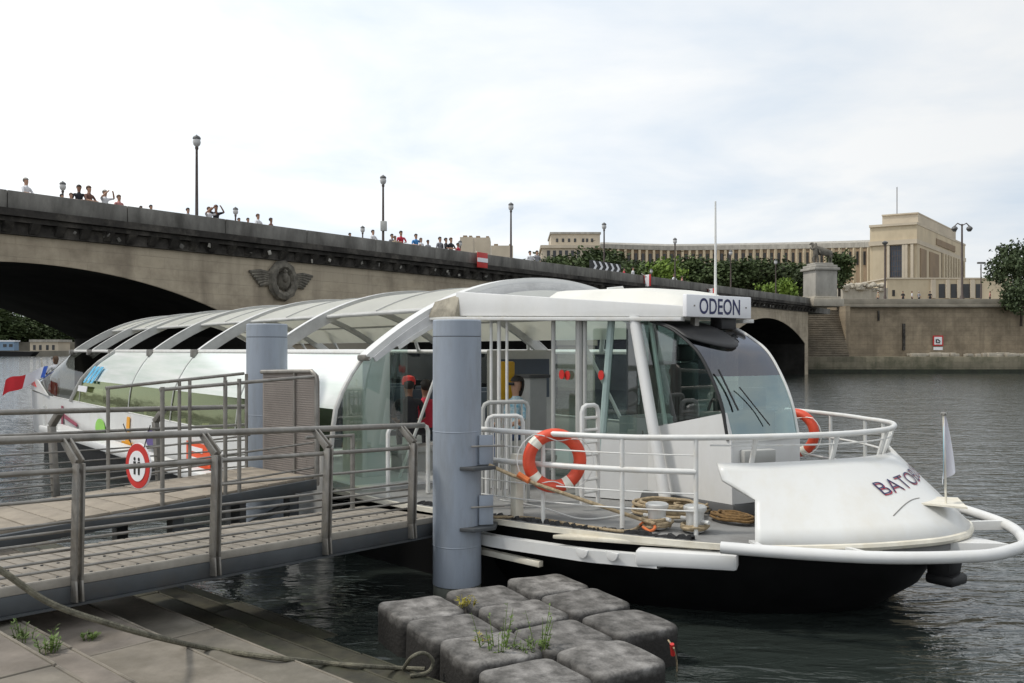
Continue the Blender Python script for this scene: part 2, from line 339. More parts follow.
# water
def water_mat():
    m = bpy.data.materials.new('river_water'); m.use_nodes = True; t = m.node_tree; b = t.nodes['Principled BSDF']; l = t.links.new
    b.inputs['Base Color'].default_value = (.024,.030,.027,1); b.inputs['Roughness'].default_value = .06; b.inputs['IOR'].default_value = 1.5
    g = N(t, 'ShaderNodeNewGeometry'); hs = None
    for (s, rot, st, amp, det) in ((.45, 14, (1,2.2,1), .15, 2), (1.3, -12, (1,2.4,1), .12, 3), (4.2, 8, (1,2.0,1), .026, 3)):
        mp = N(t, 'ShaderNodeMapping'); mp.inputs['Rotation'].default_value = (0,0,R(rot)); mp.inputs['Scale'].default_value = st; l(g.outputs['Position'], mp.inputs[0])
        n = N(t, 'ShaderNodeTexNoise'); n.inputs['Scale'].default_value = s; n.inputs['Detail'].default_value = det; n.inputs['Distortion'].default_value = .8; l(mp.outputs[0], n.inputs['Vector'])
        a = N(t, 'ShaderNodeMath', operation='MULTIPLY'); l(n.outputs['Fac'], a.inputs[0]); a.inputs[1].default_value = amp
        if hs is None: hs = a.outputs[0]
        else:
            ad = N(t, 'ShaderNodeMath', operation='ADD'); l(hs, ad.inputs[0]); l(a.outputs[0], ad.inputs[1]); hs = ad.outputs[0]
    bu = N(t, 'ShaderNodeBump'); bu.inputs['Strength'].default_value = 1; bu.inputs['Distance'].default_value = .55; l(hs, bu.inputs['Height']); l(bu.outputs[0], b.inputs['Normal'])
    return m
M['water'] = water_mat()
w = MB().face([(-1500,-60,0),(1500,-60,0),(1500,2500,0),(-1500,2500,0)]); struct(w.build('river_water', M['water']))
w = MB().face([(-2500,-200,-3),(2500,-200,-3),(2500,4000,-3),(-2500,4000,-3)]); struct(w.build('river_bed', M['algae']))

# ------------------------------------------------------------------ near quay steps
QD = Vector((-.743,.669,0)).normalized(); QN = Vector((.669,.743,0)).normalized()
def Q(a, n, z): return QD*a+QN*n+Vector((0,0,z))
edges = [-6, 2.16, 2.57, 3.36, 4.02, 4.55, 5.1, 5.6]
def tread(u, v, dz=.02):
    for i in range(len(edges)-1):
        p = PZ(u, v, 1.02-.17*i+dz); n = p.x*QN.x+p.y*QN.y
        if edges[i] <= n < edges[i+1]+.04: return p
    return PZ(u, v, .05)
mb = MB(); mw = MB()
for i in range(len(edges)-1):
    z = 1.02-.17*i; a0 = -9
    tgt = mb if i < 4 else mw
    while a0 < 16:                      # individual stone slabs with slightly different levels
        ln = random.uniform(1.5, 2.3); dz = random.uniform(-.006, .006)
        mi_ = random.choice((0,0,1,2)); tgt.hexa([Q(a0+.004, edges[i]-.05, -2.2), Q(a0+.004, edges[i+1], -2.2), Q(a0+ln-.004, edges[i+1], -2.2), Q(a0+ln-.004, edges[i]-.05, -2.2),
                  Q(a0+.004, edges[i]-.05, z+dz), Q(a0+.004, edges[i+1], z+dz), Q(a0+ln-.004, edges[i+1], z+dz), Q(a0+ln-.004, edges[i]-.05, z+dz)], bev=.014, mi=mi_)
        nz = M and 3
        tgt.hexa([Q(a0+.006, edges[i+1]+.001, -2.2), Q(a0+.006, edges[i+1]+.03, -2.2), Q(a0+ln-.006, edges[i+1]+.03, -2.2), Q(a0+ln-.006, edges[i+1]+.001, -2.2),
                  Q(a0+.006, edges[i+1]+.001, z+dz+.002), Q(a0+.006, edges[i+1]+.03, z+dz+.002), Q(a0+ln-.006, edges[i+1]+.03, z+dz+.002), Q(a0+ln-.006, edges[i+1]+.001, z+dz+.002)], bev=.016, mi=3)
        a0 += ln
struct(mb.build('quay_steps', [M['step'], M['step_b'], M['step_c'], M['step_n']])); struct(mw.build('wet_quay_steps', [M['stepwet'], M['stepwet'], M['stepwet'], M['stepwet_n']]))

# ------------------------------------------------------------------ far bank (right)
QY = 118.0; QF = 113.0
x0, x1 = 36.2, 150
t = thing('quay_wall', 'long tan stone embankment wall on the far bank right of the bridge', 'wall', (60, QY, 0))
MB().box(((x0+6.5+x1)/2, QY+2, 4.2), (x1-x0-6.5, 4, 10.0)).build('wall', M['quaywall'], t)
mb = MB(); mb.box(((x0+x1)/2, QY-.2, 8.65), (x1-x0, .9, .35), bev=.05); mb.box(((x0+x1)/2, QY+.1, 9.2), (x1-x0, .45, .8), bev=.03)
mb.build('parapet', pm('quay_coping_stone', (.25,.225,.18), .9, var=.2, vs=.4, stain=(.12,.105,.08), stain_amt=.6, ss=.5), t)
MB().box((51.3,QY-.14,4.6), (.3, .3, 3.5)).build('drain_slot', M['cornice'], t)
MB().box((48.0, QY-.12, 7.4), (.2, .3, 1.3)).build('pipe', M['cornice'], t)
mb = MB()
for k in range(26):
    z = 8.0-k*.26; mb.box((38.9, QY-1.5+.0, z/1.0), (4.0, 2.6-.0*k, .08)); 
bs = MB()
# recessed stair between bridge and wall
st = thing('embankment_stair', 'narrow stone stair recessed beside the bridge end on the far bank', 'stairs', (39, QY, 0))
s = MB()
for k in range(22):
    z = 2.05+k*.29; s.box((39.7, QY-4.2+k*.2+.06, (z+1.9)/2), (6.0, .22, z-1.9-.09), mi=0); s.box((39.7, QY-4.2+k*.2, z-.05), (6.0, .30, .10), bev=.015)
s.build('steps', pm('worn_brown_stair_stone', (.25,.21,.155), .9, var=.2, vs=.8, stain=(.09,.075,.055), stain_amt=.7, ss=.6), st)
MB().box((43.0, QY-1.1, 4.3), (.6, 3.4, 8.5)).build('side_wall', M['quaywall'], st)
mb.bm.free(); bs.bm.free()
q = MB(); q.box(((x0+x1)/2-14, (QF+QY)/2+1, .9), (x1-x0+30, QY-QF+2, 2.3), bev=.06)
q2 = q.build('lower_quay', M['quaylow']); struct(q2)
q = MB(); q.box(((x0+x1)/2-14, QF-.03, .12), (x1-x0+29, .1, .7)); struct(q.build('waterline_band', M['algae']))
# rubble ledge pieces above the lower quay
random.seed(3)
rl = MB()
for k in range(46):
    x = random.uniform(52, 70); rl.box((x, QY-random.uniform(.4,1.0), 2.05+random.uniform(.1,.28)), (random.uniform(.4,1.6), .5, random.uniform(.25,.6)), rz=random.uniform(-.2,.2), bev=.05)
o = rl.build('fallen_stones', M['stone']); tag(o, 'loose pale stones lying along the foot of the far quay wall', 'stones'); o['kind'] = 'stuff'
struct(MB().box((290, QY+204, 4.4), (640, 400, 10)).build('far_bank', M['earth']))
# sign on the quay wall
c = P(938, 343, QY-.12)
t = thing('mooring_sign', 'square red bordered navigation sign on the far quay wall', 'sign', c)
MB().box(c+Vector((0,0,.3)), (1.35, .06, 1.35)).build('border', M['red'], t)
MB().box(c+Vector((0,-.04,.3)), (1.0, .04, 1.0)).build('face', M['signwhite'], t)
s = MB(); s.tube([c+Vector((-.25,-.07,.5)), c+Vector((-.25,-.07,.05)), c+Vector((.2,-.07,.05))], .09, 6); s.tube([c+Vector((-.1,-.07,.5)), c+Vector((.25,-.07,.2))], .07, 6); s.build('symbol', M['black'], t)
MB().box(c+Vector((0,0,-.72)), (1.2, .05, .4)).build('plate', M['signwhite'], t)

# ------------------------------------------------------------------ bridge
B0 = Vector((-19.0, 35.2, 0))
def BR(l, m, z): return B0+BD*l+BN*m+Vector((0,0,z))
W_B = 18.5; TOP = 7.35; CROWN = 6.3; SPR = 3.6; HS = 11.25
RAD = (HS**2+(CROWN-SPR)**2)/(2*(CROWN-SPR))
br = thing('stone_bridge', 'long stone arch bridge with soot stained cornice crossing the river', 'bridge', BR(40, W_B/2, 0))
cents = [-25.5, 0, 25.5, 51, 76.5]
prof = []      # (l, bottom z)
lstart, lend = -39.5, 88.9
prof.append((lstart, -2)); 
for c in cents:
    prof.append((c-HS-.0, -2)); prof.append((c-HS, SPR))
    for k in range(1, 40):
        x = -HS+2*HS*k/40; prof.append((c+x, CROWN-RAD+math.sqrt(RAD*RAD-x*x)))
    prof.append((c+HS, SPR)); prof.append((c+HS, -2))
prof.append((lend, -2))
near = MB(); vault = MB()
for (a, za), (b, zb) in zip(prof, prof[1:]):
    if b-a > 1e-6:
        for m in (0, W_B):
            near.face([BR(a, m, za), BR(b, m, zb), BR(b, m, TOP), BR(a, m, TOP)])
    if not (za == -2 and zb == -2):
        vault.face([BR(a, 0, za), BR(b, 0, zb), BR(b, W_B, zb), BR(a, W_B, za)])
near.face([BR(lend,0,-2), BR(lend,W_B,-2), BR(lend,W_B,TOP), BR(lend,0,TOP)])
near.build('spandrel_wall', M['spandrel'], br, smooth=0)
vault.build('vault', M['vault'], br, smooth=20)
# arch ring proud of the face
for c in cents[1:]:
    pass
ring = MB()
for c in cents:
    rows = []
    for k in range(41):
        x = -HS+2*HS*k/40; zi = CROWN-RAD+math.sqrt(RAD*RAD-x*x); d = Vector((x, 0, zi-(CROWN-RAD))).normalized()*.62
        rows.append([BR(c+x, -.02, zi+.01), BR(c+x, -.07, zi+.01), BR(c+x+d.x, -.07, min(zi+d.z, TOP-.02)), BR(c+x+d.x, -.02, min(zi+d.z, TOP-.02))])
    ring.loft(rows, closed=True)
ring.build('arch_ring', M['spandrel'], br, smooth=0)
dk = MB(); dk.hexa([BR(lstart,0,TOP+.02), BR(lend+8,0,TOP+.02), BR(lend+8,W_B,TOP+.02), BR(lstart,W_B,TOP+.02), BR(lstart,0,8.0), BR(lend+8,0,8.0), BR(lend+8,W_B,8.0), BR(lstart,W_B,8.0)])
dk.build('road_deck', M['parapet'], br)
for m0, sgn in ((0, -1), (W_B, 1)):
    c1 = MB()
    def slab(ma, mb_, za, zb, l0=lstart, l1=lend, bev=0):
        c1.hexa([BR(l0,ma,za), BR(l1,ma,za), BR(l1,mb_,za), BR(l0,mb_,za), BR(l0,ma,zb), BR(l1,ma,zb), BR(l1,mb_,zb), BR(l0,mb_,zb)], bev)
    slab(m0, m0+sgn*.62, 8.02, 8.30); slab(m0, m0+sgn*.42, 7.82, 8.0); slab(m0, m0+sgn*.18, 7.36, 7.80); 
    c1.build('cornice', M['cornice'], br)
    pp = MB(); l0 = lstart
    while l0 < lend+6:
        ln = 4.83
        pp.hexa([BR(l0,m0+sgn*.42,8.31), BR(l0+ln-.03,m0+sgn*.42,8.31), BR(l0+ln-.03,m0-sgn*.05,8.31), BR(l0,m0-sgn*.05,8.31), BR(l0,m0+sgn*.42,9.0), BR(l0+ln-.03,m0+sgn*.42,9.0), BR(l0+ln-.03,m0-sgn*.05,9.0), BR(l0,m0-sgn*.05,9.0)], bev=.03); l0 += ln
    pp.build('parapet', M['parapet'], br)
random.seed(11)
for l in [x*.95-38 for x in range(0, 136)][:0]: pass
cb = MB(); l = -38
while l < 91:
    cb.hexa([BR(l,-.19,7.42), BR(l+.34,-.19,7.42), BR(l+.34,-.24,7.42), BR(l,-.24,7.42), BR(l,-.19,7.80), BR(l+.34,-.19,7.80), BR(l+.34,-.55,7.80), BR(l,-.55,7.80)]); l += 1.0
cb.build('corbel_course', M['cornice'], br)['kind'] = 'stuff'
# pale patches where corbels were scraped / repaired
pt = MB(); random.seed(5)
pt.bm.free()
for k in range(44):
    l = random.uniform(-6, 78); h = random.uniform(.08,.22); z = random.uniform(7.45, 7.72)
    pt = MB(); pt.box(BR(l, -.235-.3*random.random(), z), (random.uniform(.06,.2), .05, h), rz=math.atan2(BD.y,BD.x), bev=.02, ry=random.uniform(-.7,.7)); pt.build('cable_fitting', M['parapet' if k % 3 else 'stonegrey'], br)
for c in (-12.75, 12.75, 38.25, 63.75, 89.2):
    pr = MB(); wd = 1.5; pts = []
    if c < 85:
        for k in range(13):
            a = math.pi*k/12; pts.append(BR(c-wd*math.cos(a), -2.0*math.sin(a)-.01, -2))
        pr.prism(pts, (0,0,5.2)); cap = [BR(c-(wd+.15)*math.cos(math.pi*k/12), -2.2*math.sin(math.pi*k/12)-.01, 3.22) for k in range(13)]
        pr.prism(cap, (0,0,.4)); pr.build('pier_cutwater', M['spandrel'], br)
# eagle-and-wreath relief above a pier
def relief(l, z, nm='wreath_relief'):
    mb = MB(); pts = [BR(l+.66*math.cos(a), -.14, z+.78*math.sin(a)) for a in [2*math.pi*k/22 for k in range(22)]]
    mb.tube(pts, [.22+.05*(k % 2) for k in range(22)], 7, closed=True)
    mb.ball(BR(l, -.10, z), .46, (.9,.45,1.1), 2); mb.ball(BR(l, -.36, z+.15), .22, (.8,.6,1.2), 2); mb.ball(BR(l,-.36,z+.45), .12, (1,1,1), 1)
    for sg in (-1, 1):
        for k in range(6):
            a = BR(l+sg*.72, -.10, z+.30-k*.10); b = BR(l+sg*(1.95-.12*k), -.08, z+.34-k*.13)
            mb.tube([a, a.lerp(b,.5)+Vector((0,0,.07)), b], [.11,.12,.07], 6)
    return mb.build(nm, M['bronze'], br)
relief(12.3, 6.35); relief(38.25, 6.2); relief(63.75, 6.2)

# navigation signs under the cornice
def navsign(u, v, wpx, label):
    k = (u-512)/F; l = (35.2*k+19.0+.5)/(BD.x-BD.y*k); Y = 35.2+BD.y*l
    z = EYE-(v-HOR)/F*Y
    base = BR(l, -.85, z)
    t = thing('navigation_sign', label, 'sign', base, 'red and white navigation signs hung on the bridge')
    rz = math.atan2(BD.y, BD.x)
    if wpx is None:       # seen edge on: boards facing along the river piers
        rz += R(62)
    MB().box(base, (1.0, .05, .95), rz=rz, bev=.01).build('board', M['red'], t)
    MB().box(base+Vector((BN.x, BN.y, 0))*(-.035) if wpx else base, (1.0 if wpx else .6, .03 if wpx else .07, .26 if wpx else .95), rz=rz).build('white_bar', M['signwhite'], t)
    MB().tube([base+Vector((0,0,.3))+BN*.05, BR(l, -.3, z+.6)], .03, 6).build('bracket', M['steel'], t)
navsign(464, 261, 14, 'rectangular red sign with one white bar hung on the bridge parapet')
navsign(632, 281, None, 'thin red and white board seen nearly edge on, above the boat roof')
navsign(697, 294, None, 'thin red and white board nearest the boat name sign')

# ------------------------------------------------------------------ lamps on the bridge
def lamp(loc, label, h, group):
    t = thing('street_lamp', label, 'street lamp', loc, group)
    p = MB(); p.lathe(loc, [(.15,0),(.15,.5),(.10,.62),(.075,1.2),(.055,h-.75),(.08,h-.7),(.08,h-.62),(.04,h-.6)], 12); p.build('pole', M['lamp_iron'], t)
    g = MB(); g.lathe(loc+Vector((0,0,h-.6)), [(.07,0),(.15,.08),(.185,.2),(.16,.34)], 14); g.build('globe', M['lamp_glass'], t)
    g = MB(); g.lathe(loc+Vector((0,0,h-.2)), [(.185,-.04),(.18,.02),(.13,.08),(.05,.12),(.02,.16)], 14); g.build('lamp_cap', M['lamp_cap'], t)
    return t
l0 = (41.1-35.2)/BD.y+.62
proto = None; descr = ['tall lamp post on the near parapet, the one farthest left', 'tall lamp post with a small box on its pole, near parapet', 'tall lamp post rising from the bridge behind the boat arch',
  'tall lamp post in front of the low palace block', 'tall lamp post standing behind the bright green tree', 'small lamp post in front of the long colonnade', 'tiny lamp post beside the statue pedestal']
for k in range(7):
    loc = BR(l0+k*12.1, .75, 8.0); loc.z = 8.0
    if proto is None: proto = lamp(loc, descr[0], 5.0, 'lamp posts along the near bridge parapet')
    else: 
        r = dup(proto, loc, label=descr[k])
        if k == 1:
            b = MB(); b.box(loc+Vector((.05,-.12,2.0)), (.35,.25,.55), bev=.02); r['_w'] = tuple(loc); b.build('control_box', M['greypanel'], r)
fd = ['short looking lamp globe behind two heads at the far left parapet', 'lamp globe of the far parapet right of the first tall post', 'lamp globe of the far parapet left of the second tall post', 'lamp globe of the far parapet just right of the two small buildings',
      'lamp globe of the far parapet behind the chevron board', 'lamp globe of the far parapet beyond the crowd', 'lamp globe of the far parapet near the right end']
for k in range(7):
    r = dup(proto, BR(l0+k*12.1+1.9, 17.3, 8.0), label=fd[k]); r['group'] = 'lamp posts along the far bridge parapet'

# ------------------------------------------------------------------ statue and pedestal
pc = P(820, 300, 106.5); pc.z = 8.0
t = thing('statue_pedestal', 'tall pale stone pedestal under the statue at the bridge end', 'pedestal', pc)
rz = R(12)
mb = MB(); mb.box(pc+Vector((0,0,.45)), (3.9,3.9,.9), rz=rz, bev=.06); mb.box(pc+Vector((0,0,1.0)), (3.4,3.4,.3), rz=rz, bev=.05); mb.build('plinth', M['stone'], t)
MB().box(pc+Vector((0,0,2.7)), (2.8,2.8,3.2), rz=rz, bev=.05).build('shaft', M['stonegrey'], t)
mb = MB(); mb.box(pc+Vector((0,0,4.4)), (3.3,3.3,.3), rz=rz, bev=.06); mb.box(pc+Vector((0,0,4.7)), (2.9,2.9,.35), rz=rz, bev=.1); mb.box(pc+Vector((0,0,5.0)), (2.4,2.0,.3), rz=rz, bev=.1); mb.build('cap', M['stonegrey'], t)

def skin(name, joints, bones, mats=None, region=None, parent=None, sub=1):
    """one continuous body grown with a Skin modifier; joints {name:(pos, radius)}; returns object"""
    names = list(joints); ix = {n: i for i, n in enumerate(names)}
    me = bpy.data.meshes.new(name); me.from_pydata([joints[n][0] for n in names], [(ix[a], ix[b]) for a, b in bones], [])
    o = bpy.data.objects.new(name, me); col.objects.link(o)
    sm = o.modifiers.new('skin', 'SKIN'); sm.use_smooth_shade = True
    for i, n in enumerate(names):
        r = joints[n][1]; me.skin_vertices[0].data[i].radius = r if isinstance(r, tuple) else (r, r)
        me.skin_vertices[0].data[i].use_root = (i == 0)
    ss = o.modifiers.new('sub', 'SUBSURF'); ss.levels = sub; ss.render_levels = sub
    dg = bpy.context.evaluated_depsgraph_get(); me2 = bpy.data.meshes.new_from_object(o.evaluated_get(dg)); bpy.data.objects.remove(o)
    me2.name = name
    for m in (mats or []): me2.materials.append(m)
    segs = [(Vector(joints[a][0]), Vector(joints[b][0]), region[(a, b)] if region and (a, b) in region else 0) for a, b in bones]
    for p in me2.polygons:
        p.use_smooth = True
        if region:
            best = None
            for a, b, r in segs:
                d = b-a; tt = max(0, min(1, (p.center-a).dot(d)/max(d.length_squared, 1e-9))); q = (p.center-(a+d*tt)).length
                if best is None or q < best[0]: best = (q, r)
            p.material_index = best[1]
    return me2
# horse led by a standing warrior
J = {'chest':((-.55,0,1.55),.46),'belly':((.1,0,1.5),.50),'rump':((.75,0,1.58),.48),'neck':((-.95,0,2.05),.30),'poll':((-1.15,0,2.5),.15),'muz':((-1.5,0,2.25),.10),
  'fk1':((-.65,-.2,.9),.13),'ff1':((-.6,-.2,0),.08),'fk2':((-.75,.2,1.0),.13),'fm2':((-1.05,.2,.75),.08),'ff2':((-1.0,.2,.25),.07),'hk1':((.95,-.2,1.0),.17),'hh1':((1.1,-.2,.55),.09),'hf1':((1.0,-.2,0),.08),
  'hk2':((.75,.2,1.0),.17),'hh2':((.95,.2,.55),.09),'hf2':((.85,.2,0),.08),'t1':((1.15,0,1.5),.10),'t2':((1.35,0,.8),.07)}
hm = skin('horse', J, [('chest','belly'),('belly','rump'),('chest','neck'),('neck','poll'),('poll','muz'),('chest','fk1'),('fk1','ff1'),('chest','fk2'),('fk2','fm2'),('fm2','ff2'),('rump','hk1'),('hk1','hh1'),('hh1','hf1'),('rump','hk2'),('hk2','hh2'),('hh2','hf2'),('rump','t1'),('t1','t2')], [M['stonegrey']])
J = {'pel':((0,0,1.0),.17),'sh':((0,0,1.5),.2),'nk':((0,0,1.7),.08),'hd':((0,0,1.9),.14),'k1':((-.1,.1,.5),.11),'f1':((-.12,.1,0),.08),'k2':((.15,-.1,.5),.11),'f2':((.2,-.1,0),.08),'e1':((-.3,.1,1.25),.08),'h1':((-.45,.2,1.5),.07),'e2':((.3,-.1,1.2),.08),'h2':((.35,-.2,.9),.07)}
M['statue'] = pm('weathered_statue_stone', (.17,.155,.13), .9, var=.3, vs=2, stain=(.07,.065,.055), stain_amt=.7, ss=1.5)
wm = skin('warrior', J, [('pel','sh'),('sh','nk'),('nk','hd'),('pel','k1'),('k1','f1'),('pel','k2'),('k2','f2'),('sh','e1'),('e1','h1'),('sh','e2'),('e2','h2')], [M['stonegrey']])
for q_ in (hm, wm): q_.materials[0] = M['statue']
top = pc+Vector((0,0,5.1))
t = thing('equestrian_statue', 'weathered stone statue of a warrior standing with his horse', 'statue', top)
for nm, me, of, s_ in (('horse', hm, (.25,.1,0), 1.0), ('warrior', wm, (-.65,-.45,0), 1.3)):
    o = bpy.data.objects.new(nm, me); col.objects.link(o); o.parent = t; o.location = of; o.scale = (s_,)*3

# ------------------------------------------------------------------ palace on the hill
struct(MB().prism([(-40,150,8),(400,150,8),(460,220,14),(460,480,24),(-110,480,24),(-60,220,14)], (0,0,-9)).build('hill', M['earth']))
D0 = 300.0
def PX(u, Y): return (u-512)/F*Y
def PVZ(v, Y): return EYE-(v-HOR)/F*Y
def block(mb, u0, u1, v0, v1, Y, depth, skew=0):
    """box whose front runs from pixel column u0 to u1 at distance Y"""
    z1, z0 = PVZ(v0, Y), (PVZ(v1, Y) if v1 else 5)
    xa, xb = PX(u0, Y), PX(u1, Y)
    return mb.hexa([(xa,Y,z0),(xb,Y,z0),(xb+skew,Y+depth,z0),(xa+skew,Y+depth,z0),(xa,Y,z1),(xb,Y,z1),(xb+skew,Y+depth,z1),(xa+skew,Y+depth,z1)])
t = thing('palace_pavilion', 'large cream stone palace block with stepped roof above the far quay', 'building', (PX(912,D0), D0, 14))
FA = Vector((PX(870,D0+8), D0+8, 0)); FB = Vector((PX(917,D0), D0, 0)); 
# right side runs away from the corner to pixel 965
YS = D0+62; FC = Vector((PX(965,YS), YS, 0)); FD = FA+(FC-FB)
def poly(mb, pts, z0, z1, mi=0, bev=0): return mb.prism([Vector((p.x,p.y,z0)) for p in pts], (0,0,z1-z0), mi, bev)
zc = PVZ(240, D0); zt = PVZ(223, D0)
m1 = MB(); poly(m1, [FA,FB,FC,FD], 8, zc-1); m1.build('wall', M['palace'], t)
def off(p, q, r, d):      # grow outline by d around its centre
    c = (FA+FC)/2; return [x+(x-c).normalized()*d for x in (p, q, r)]
def grow(d): 
    c = (FA+FC)/2; return [x+(x-c).normalized()*d for x in (FA,FB,FC,FD)]
m1 = MB(); poly(m1, grow(1.1), zc-1.2, zc+.3); poly(m1, grow(.7), zt-.5, zt+.3); m1.build('cornice', M['palacepale'], t)
m1 = MB(); poly(m1, grow(.05), zc+.25, zt-.4); m1.build('attic', M['palace'], t)
m1 = MB(); poly(m1, grow(-9), zt+.2, PVZ(214.5, D0+12)); poly(m1, grow(-8.5), PVZ(215.3,D0+12), PVZ(214, D0+12)); m1.build('roof_block', M['palacepale'], t)
MB().tube([Vector((PX(897,D0+25),D0+25,PVZ(216,D0+25))), Vector((PX(897,D0+25),D0+25,PVZ(187,D0+25)))], .14, 6).build('roof_mast', M['lamp_iron'], t)
def alongF(a, b, f): return a.lerp(b, f)
fd = (FB-FA).normalized(); fn = Vector((fd.y,-fd.x,0)); sdn = (FC-FB).normalized(); sn = Vector((sdn.y,-sdn.x,0))
def facepanel(mb, o, d, n, a, b, z0, z1, out, back=-.3):
    p = o+d*a; q = o+d*b
    return mb.hexa([p+n*back+Vector((0,0,z0)), q+n*back+Vector((0,0,z0)), q+n*out+Vector((0,0,z0)), p+n*out+Vector((0,0,z0)), p+n*back+Vector((0,0,z1)), q+n*back+Vector((0,0,z1)), q+n*out+Vector((0,0,z1)), p+n*out+Vector((0,0,z1))])
fl = (FB-FA).length; sl = (FC-FB).length
wz0, wz1 = PVZ(286,D0), PVZ(244.5,D0)
wn = facepanel(MB(), FA, fd, fn, fl*.44, fl*.70, wz0, wz1, .12).build('window', M['winblue'], t)
wf = MB()
for k in range(6): a = fl*(.44+.052*k); facepanel(wf, FA, fd, fn, a-.08, a+.08, wz0, wz1, .22)
for k in range(9): z = wz0+(wz1-wz0)*k/8; facepanel(wf, FA, fd, fn, fl*.44, fl*.70, z-.08, z+.08, .2)
wf.build('frame', M['lamp_iron'], wn)
for f in (.40, .72, .78, .90): facepanel(MB(), FA, fd, fn, fl*f-.4, fl*f+.45, wz0-2, zc-1.3, .9).build('pilaster', M['palacepale'], t)
facepanel(MB(), FA, fd, fn, fl*.335, fl*.385, PVZ(282,D0), PVZ(247,D0), .1).build('side_window', M['palacedark'], t)
for f0, f1 in ((.06,.33),): facepanel(MB(), FA, fd, fn, fl*f0, fl*f1, 10, zc-1.3, .35).build('bastion', M['palace'], t)
for f0, f1 in ((.05,.16),(.22,.40)): facepanel(MB(), FB, sdn, sn, sl*f0, sl*f1, PVZ(280,D0), PVZ(247,D0), .25).build('relief_panel', M['palacedark'], t)
for k in range(9):
    f = .47+k*.058; facepanel(MB(), FB, sdn, sn, sl*f, sl*(f+.026), 12, zc-1.3, .7).build('column', M['palace'], t)
facepanel(MB(), FB, sdn, sn, sl*.46, sl*.985, PVZ(284,D0), PVZ(243,D0), .06).build('side_glazing', pm('brown_side_windows', (.11,.08,.06), .4), t)  # shade of the column recess is put into the window brown
fz = MB(); facepanel(fz, FB, sdn, sn, sl*.35, sl*.75, zc+1.0, zc+3.2, .3); fz.build('inscription_band', M['palacedark'], t)

# lower terrace in front of the pavilion
t = thing('terrace_building', 'low cream terrace building with dark doorways in front of the palace', 'building', (PX(935,250), 250, 8))
m1 = MB(); block(m1, 887, 1012, 279, None, 250, 22); m1.build('wall', M['palace'], t)
m1 = MB(); block(m1, 886, 1013, 277.6, 279, 249.7, 22.5); m1.build('cornice', M['palacepale'], t)
for (a, b) in ((939,945),(951,957),(963,970),(976,982)):
    m1 = MB(); block(m1, a, b, 284, 298, 249.85, 1); m1.build('doorway', M['window'], t)
for (a, b) in ((931.5,936),(946.5,950),(958,962),(971,975)):
    m1 = MB(); block(m1, a, b, 279.5, 298, 249.3, 1); m1.build('pier', M['palacepale'], t)
m1 = MB(); block(m1, 892.5, 895, 290, 296, 249.8, .6); m1.build('plaque', M['black'], t)
t = thing('rubble_terrace', 'low pale rock terrace wall beside the statue pedestal', 'wall', (PX(866,220), 220, 8))
m1 = MB(); block(m1, 843, 888, 288, None, 220, 14); m1.build('wall', M['stone'], t)
random.seed(8); m1 = MB()
for k in range(40): m1.ball(Vector((PX(random.uniform(844,886),219), 219.6+random.random(), PVZ(random.uniform(284,290),219))), random.uniform(.5,1.1), (1,1,.7), 1)
m1.build('boulders', M['stone'], t)

# curved wing
t = thing('palace_wing', 'long curved palace wing with a colonnade behind the trees', 'building', (PX(745,360), 360, 20))
wp = []
for k in range(33):
    f = k/32; u = 600+(872-600)*f; Y = 345+70*math.sin(math.pi*min(1,(1-f)*.62+.04)); wp.append((u, Y, 246.0-4.2*f*f+3.5*0+ (3.0*(1-f)**2)*0+ (0 if f>.25 else -(0.25-f)*9)))
wall = MB(); corn = MB(); pil = MB(); wins = MB(); rows = []; rc = []; rr2 = []
for (u, Y, v) in wp:
    x = PX(u, Y); zt_ = PVZ(v, Y)
    rows.append([Vector((x,Y,10)), Vector((x,Y,zt_-2.0)), Vector((x+2,Y+20,zt_-2.0)), Vector((x+2,Y+20,10))])
    rc.append([Vector((x,Y-1.2,zt_-2.2)), Vector((x,Y-1.2,zt_-.2)), Vector((x,Y-.4,zt_-.2)), Vector((x+.5,Y+3,zt_+1.1)), Vector((x+2,Y+20.5,zt_+1.1)), Vector((x+2,Y+20.5,zt_-2.2))])
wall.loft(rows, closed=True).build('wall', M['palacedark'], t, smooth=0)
corn.loft(rc, closed=True).build('cornice', M['stonegrey'], t, smooth=30)
random.seed(2)
for k in range(38):
    f = (k+.5)/38; i = min(31, int(f*32)); g = f*32-i
    a, b = wp[i], wp[i+1]; u = a[0]+(b[0]-a[0])*g; Y = a[1]+(b[1]-a[1])*g; v = a[2]+(b[2]-a[2])*g; x = PX(u,Y); zt_ = PVZ(v,Y)
    MB().box((x, Y-.5, (10+zt_-2.2)/2), (1.1, 1.0, zt_-2.3-10)).build('column', M['palace'], t)
    if k < 37:
        f2 = (k+1)/38; i2 = min(31,int(f2*32)); g2 = f2*32-i2; a, b = wp[i2], wp[i2+1]; Y = a[1]+(b[1]-a[1])*g2; x = PX(a[0]+(b[0]-a[0])*g2, Y)
        mbw = MB(); mbw.box((x, Y-.25, zt_-6.6), (1.25,.5,5.4)); mbw.build('window', M['window'], t)
